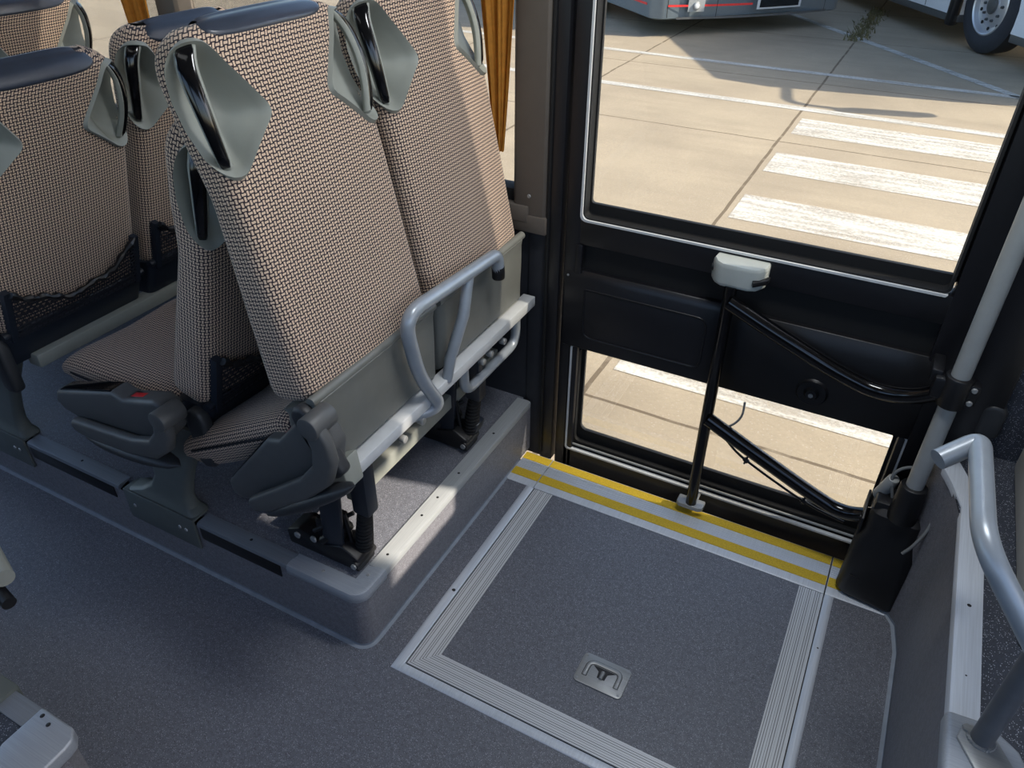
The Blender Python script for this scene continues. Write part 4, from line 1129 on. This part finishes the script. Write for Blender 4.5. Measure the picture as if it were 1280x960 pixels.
mb = MB(); fstrip(mb, 1.44, 2.06, .335, .48, .024); mb.build('number_plate', M['dkglass'], t)
mb = MB(); p = Vector(frontp(.55, .38)); mb.cyl(p+Vector((0, .02, 0)), p+Vector((0, -.018, 0)), .048, seg=24, bev=.006); mb.build('fog_lamp', M['steel'], t)
mb = MB(); p = Vector(frontp(.55, .38)); mb.cyl(p, p+Vector((0, -.022, 0)), .032, seg=24, bev=.004); mb.build('lamp_lens', M['white_paint'], t)
mb = MB(); fstrip(mb, .44, .66, .31, .60, .003); mb.build('lamp_niche', M['pole_grey'], t)
mb = MB(); fstrip(mb, .825, .833, .24, .62, .006, 2); fstrip(mb, .170, .178, .24, .60, .005, 2); fstrip(mb, 2.55, 2.558, .24, .62, .006, 2); build_each(mb, 'panel_gap', M['rubber'], t, False)
mb = MB(); fstrip(mb, .3, 2.6, .222, .25, .006); mb.build('bumper_lip', M['console'], t)
mb = MB()
loops = []
for i in range(15):
    x = .15+2.6*i/14; loops.append([(x, -.17*(1-((x-1.45)/1.45)**2)-.02, 1.15), (x, -.04*(1-((x-1.45)/1.45)**2)-.02, 2.6)])
mb.loft(loops, cap=False, closed=False); mb.build('windscreen', M['dkglass'], t)
def bus_wheel(t, cx, cy, sgn, R=.50):
    mb = MB(); prof = [(.14, R*.62), (.150, R*.66), (.155, R*.80), (.145, R*.93), (.115, R*.99), (0, R), (-.12, R*.98), (-.14, R*.9), (-.14, R*.62)]
    loops = [[(cx+sgn*h, cy+r*cos(2*pi*k/48), R+r*sin(2*pi*k/48)) for k in range(48)] for h, r in prof]
    mb.loft(loops, cap=False); ty = mb.build('tyre', M['tyre'], t)
    mb = MB(); prof = [(.14, R*.63), (.150, R*.60), (.138, R*.57), (.085, R*.55), (.07, R*.46), (.085, R*.40), (.095, R*.24), (.10, R*.2), (.115, R*.19), (.115, .001)]
    mb.loft([[(cx+sgn*h, cy+r*cos(2*pi*k/48), R+r*sin(2*pi*k/48)) for k in range(48)] for h, r in prof], cap=False); rm = mb.build('rim', M['rim'], ty)
    mb = MB()
    for k in range(10):
        a = 2*pi*k/10; y, z = cy+R*.32*cos(a), R+R*.32*sin(a); mb.cyl((cx+sgn*.085, y, z), (cx+sgn*.118, y, z), .018, .014, seg=8)
    build_each(mb, 'wheel_nut', M['console'], rm, False)
    mb = MB()
    for k in range(10):
        a = 2*pi*(k+.5)/10; y, z = cy+R*.485*cos(a), R+R*.485*sin(a); mb.cyl((cx+sgn*.072, y, z), (cx+sgn*.082, y, z), .020, .020, seg=12)
    build_each(mb, 'vent_hole', M['rubber'], rm, False)
    mb = MB(); mb.cyl((cx+sgn*.11, cy, R), (cx+sgn*.135, cy, R), R*.19, R*.16, seg=24, bev=.01); mb.build('hub', M['console'], rm)
bus_wheel(t, .10, 2.3, -1); 
# white bus: the side that faces us runs from far left to near right
t = thing('white_bus', (1.70, 9.25, GZ), 'white bus with large alloy wheel, parked outside at the top right', 'bus'); t.rotation_euler = (0, 0, radians(31.7))
AC = 2.62
poly = [(0.05, .33), (0, .6), (0, 1.2), (.12, 2.6), (.35, 3.0), (9, 3.0), (9, .33)]
arch = [(AC+.63*cos(radians(a)), .50+.63*sin(radians(a))) for a in range(-16, 197, 12)]
mb = MB(); mb.prism(poly+arch[::1] if False else [p for p in poly]+[(AC+.61, .33)]+[(AC+.63*cos(radians(a)), .50+.63*sin(radians(a))) for a in range(-8, 189, 14)]+[(AC-.61, .33)], 'x', 0, 2.5, bev=0)
mb.build('body', M['bus_white'], t, ang=30)
mb = MB(); mb.box(.012, 2.45, AC+.60, 8.9, .24, .33, bev=.01); mb.box(.012, 2.45, .1, AC-.60, .24, .33, bev=.01); build_each(mb, 'skirt', M['console'], t, False)
mb = MB(); mb.box(-.03, .10, AC+.60, AC+.72, .20, .72, bev=.03); mb.build('mudflap', M['black'], t)
mb = MB(); mb.box(-.004, .0, AC+1.30, AC+1.306, .34, 1.0, bev=0); mb.build('panel_gap', M['rubber'], t)
mb = MB(); mb.box(-.006, .0, .8, 8.6, 1.25, 2.6, bev=0); mb.build('side_window', M['dkglass'], t)
mb = MB(); mb.sweep(round_path([(.15, .2, 2.55), (-.15, -.45, 2.5), (-.22, -.55, 2.0)], .2), .04, 10); mb.box(-.36, -.10, -.62, -.46, 1.45, 2.05, bev=.05); mb.build('wing_mirror', M['black'], t)
bus_wheel(t, .20, AC, -1, .535)
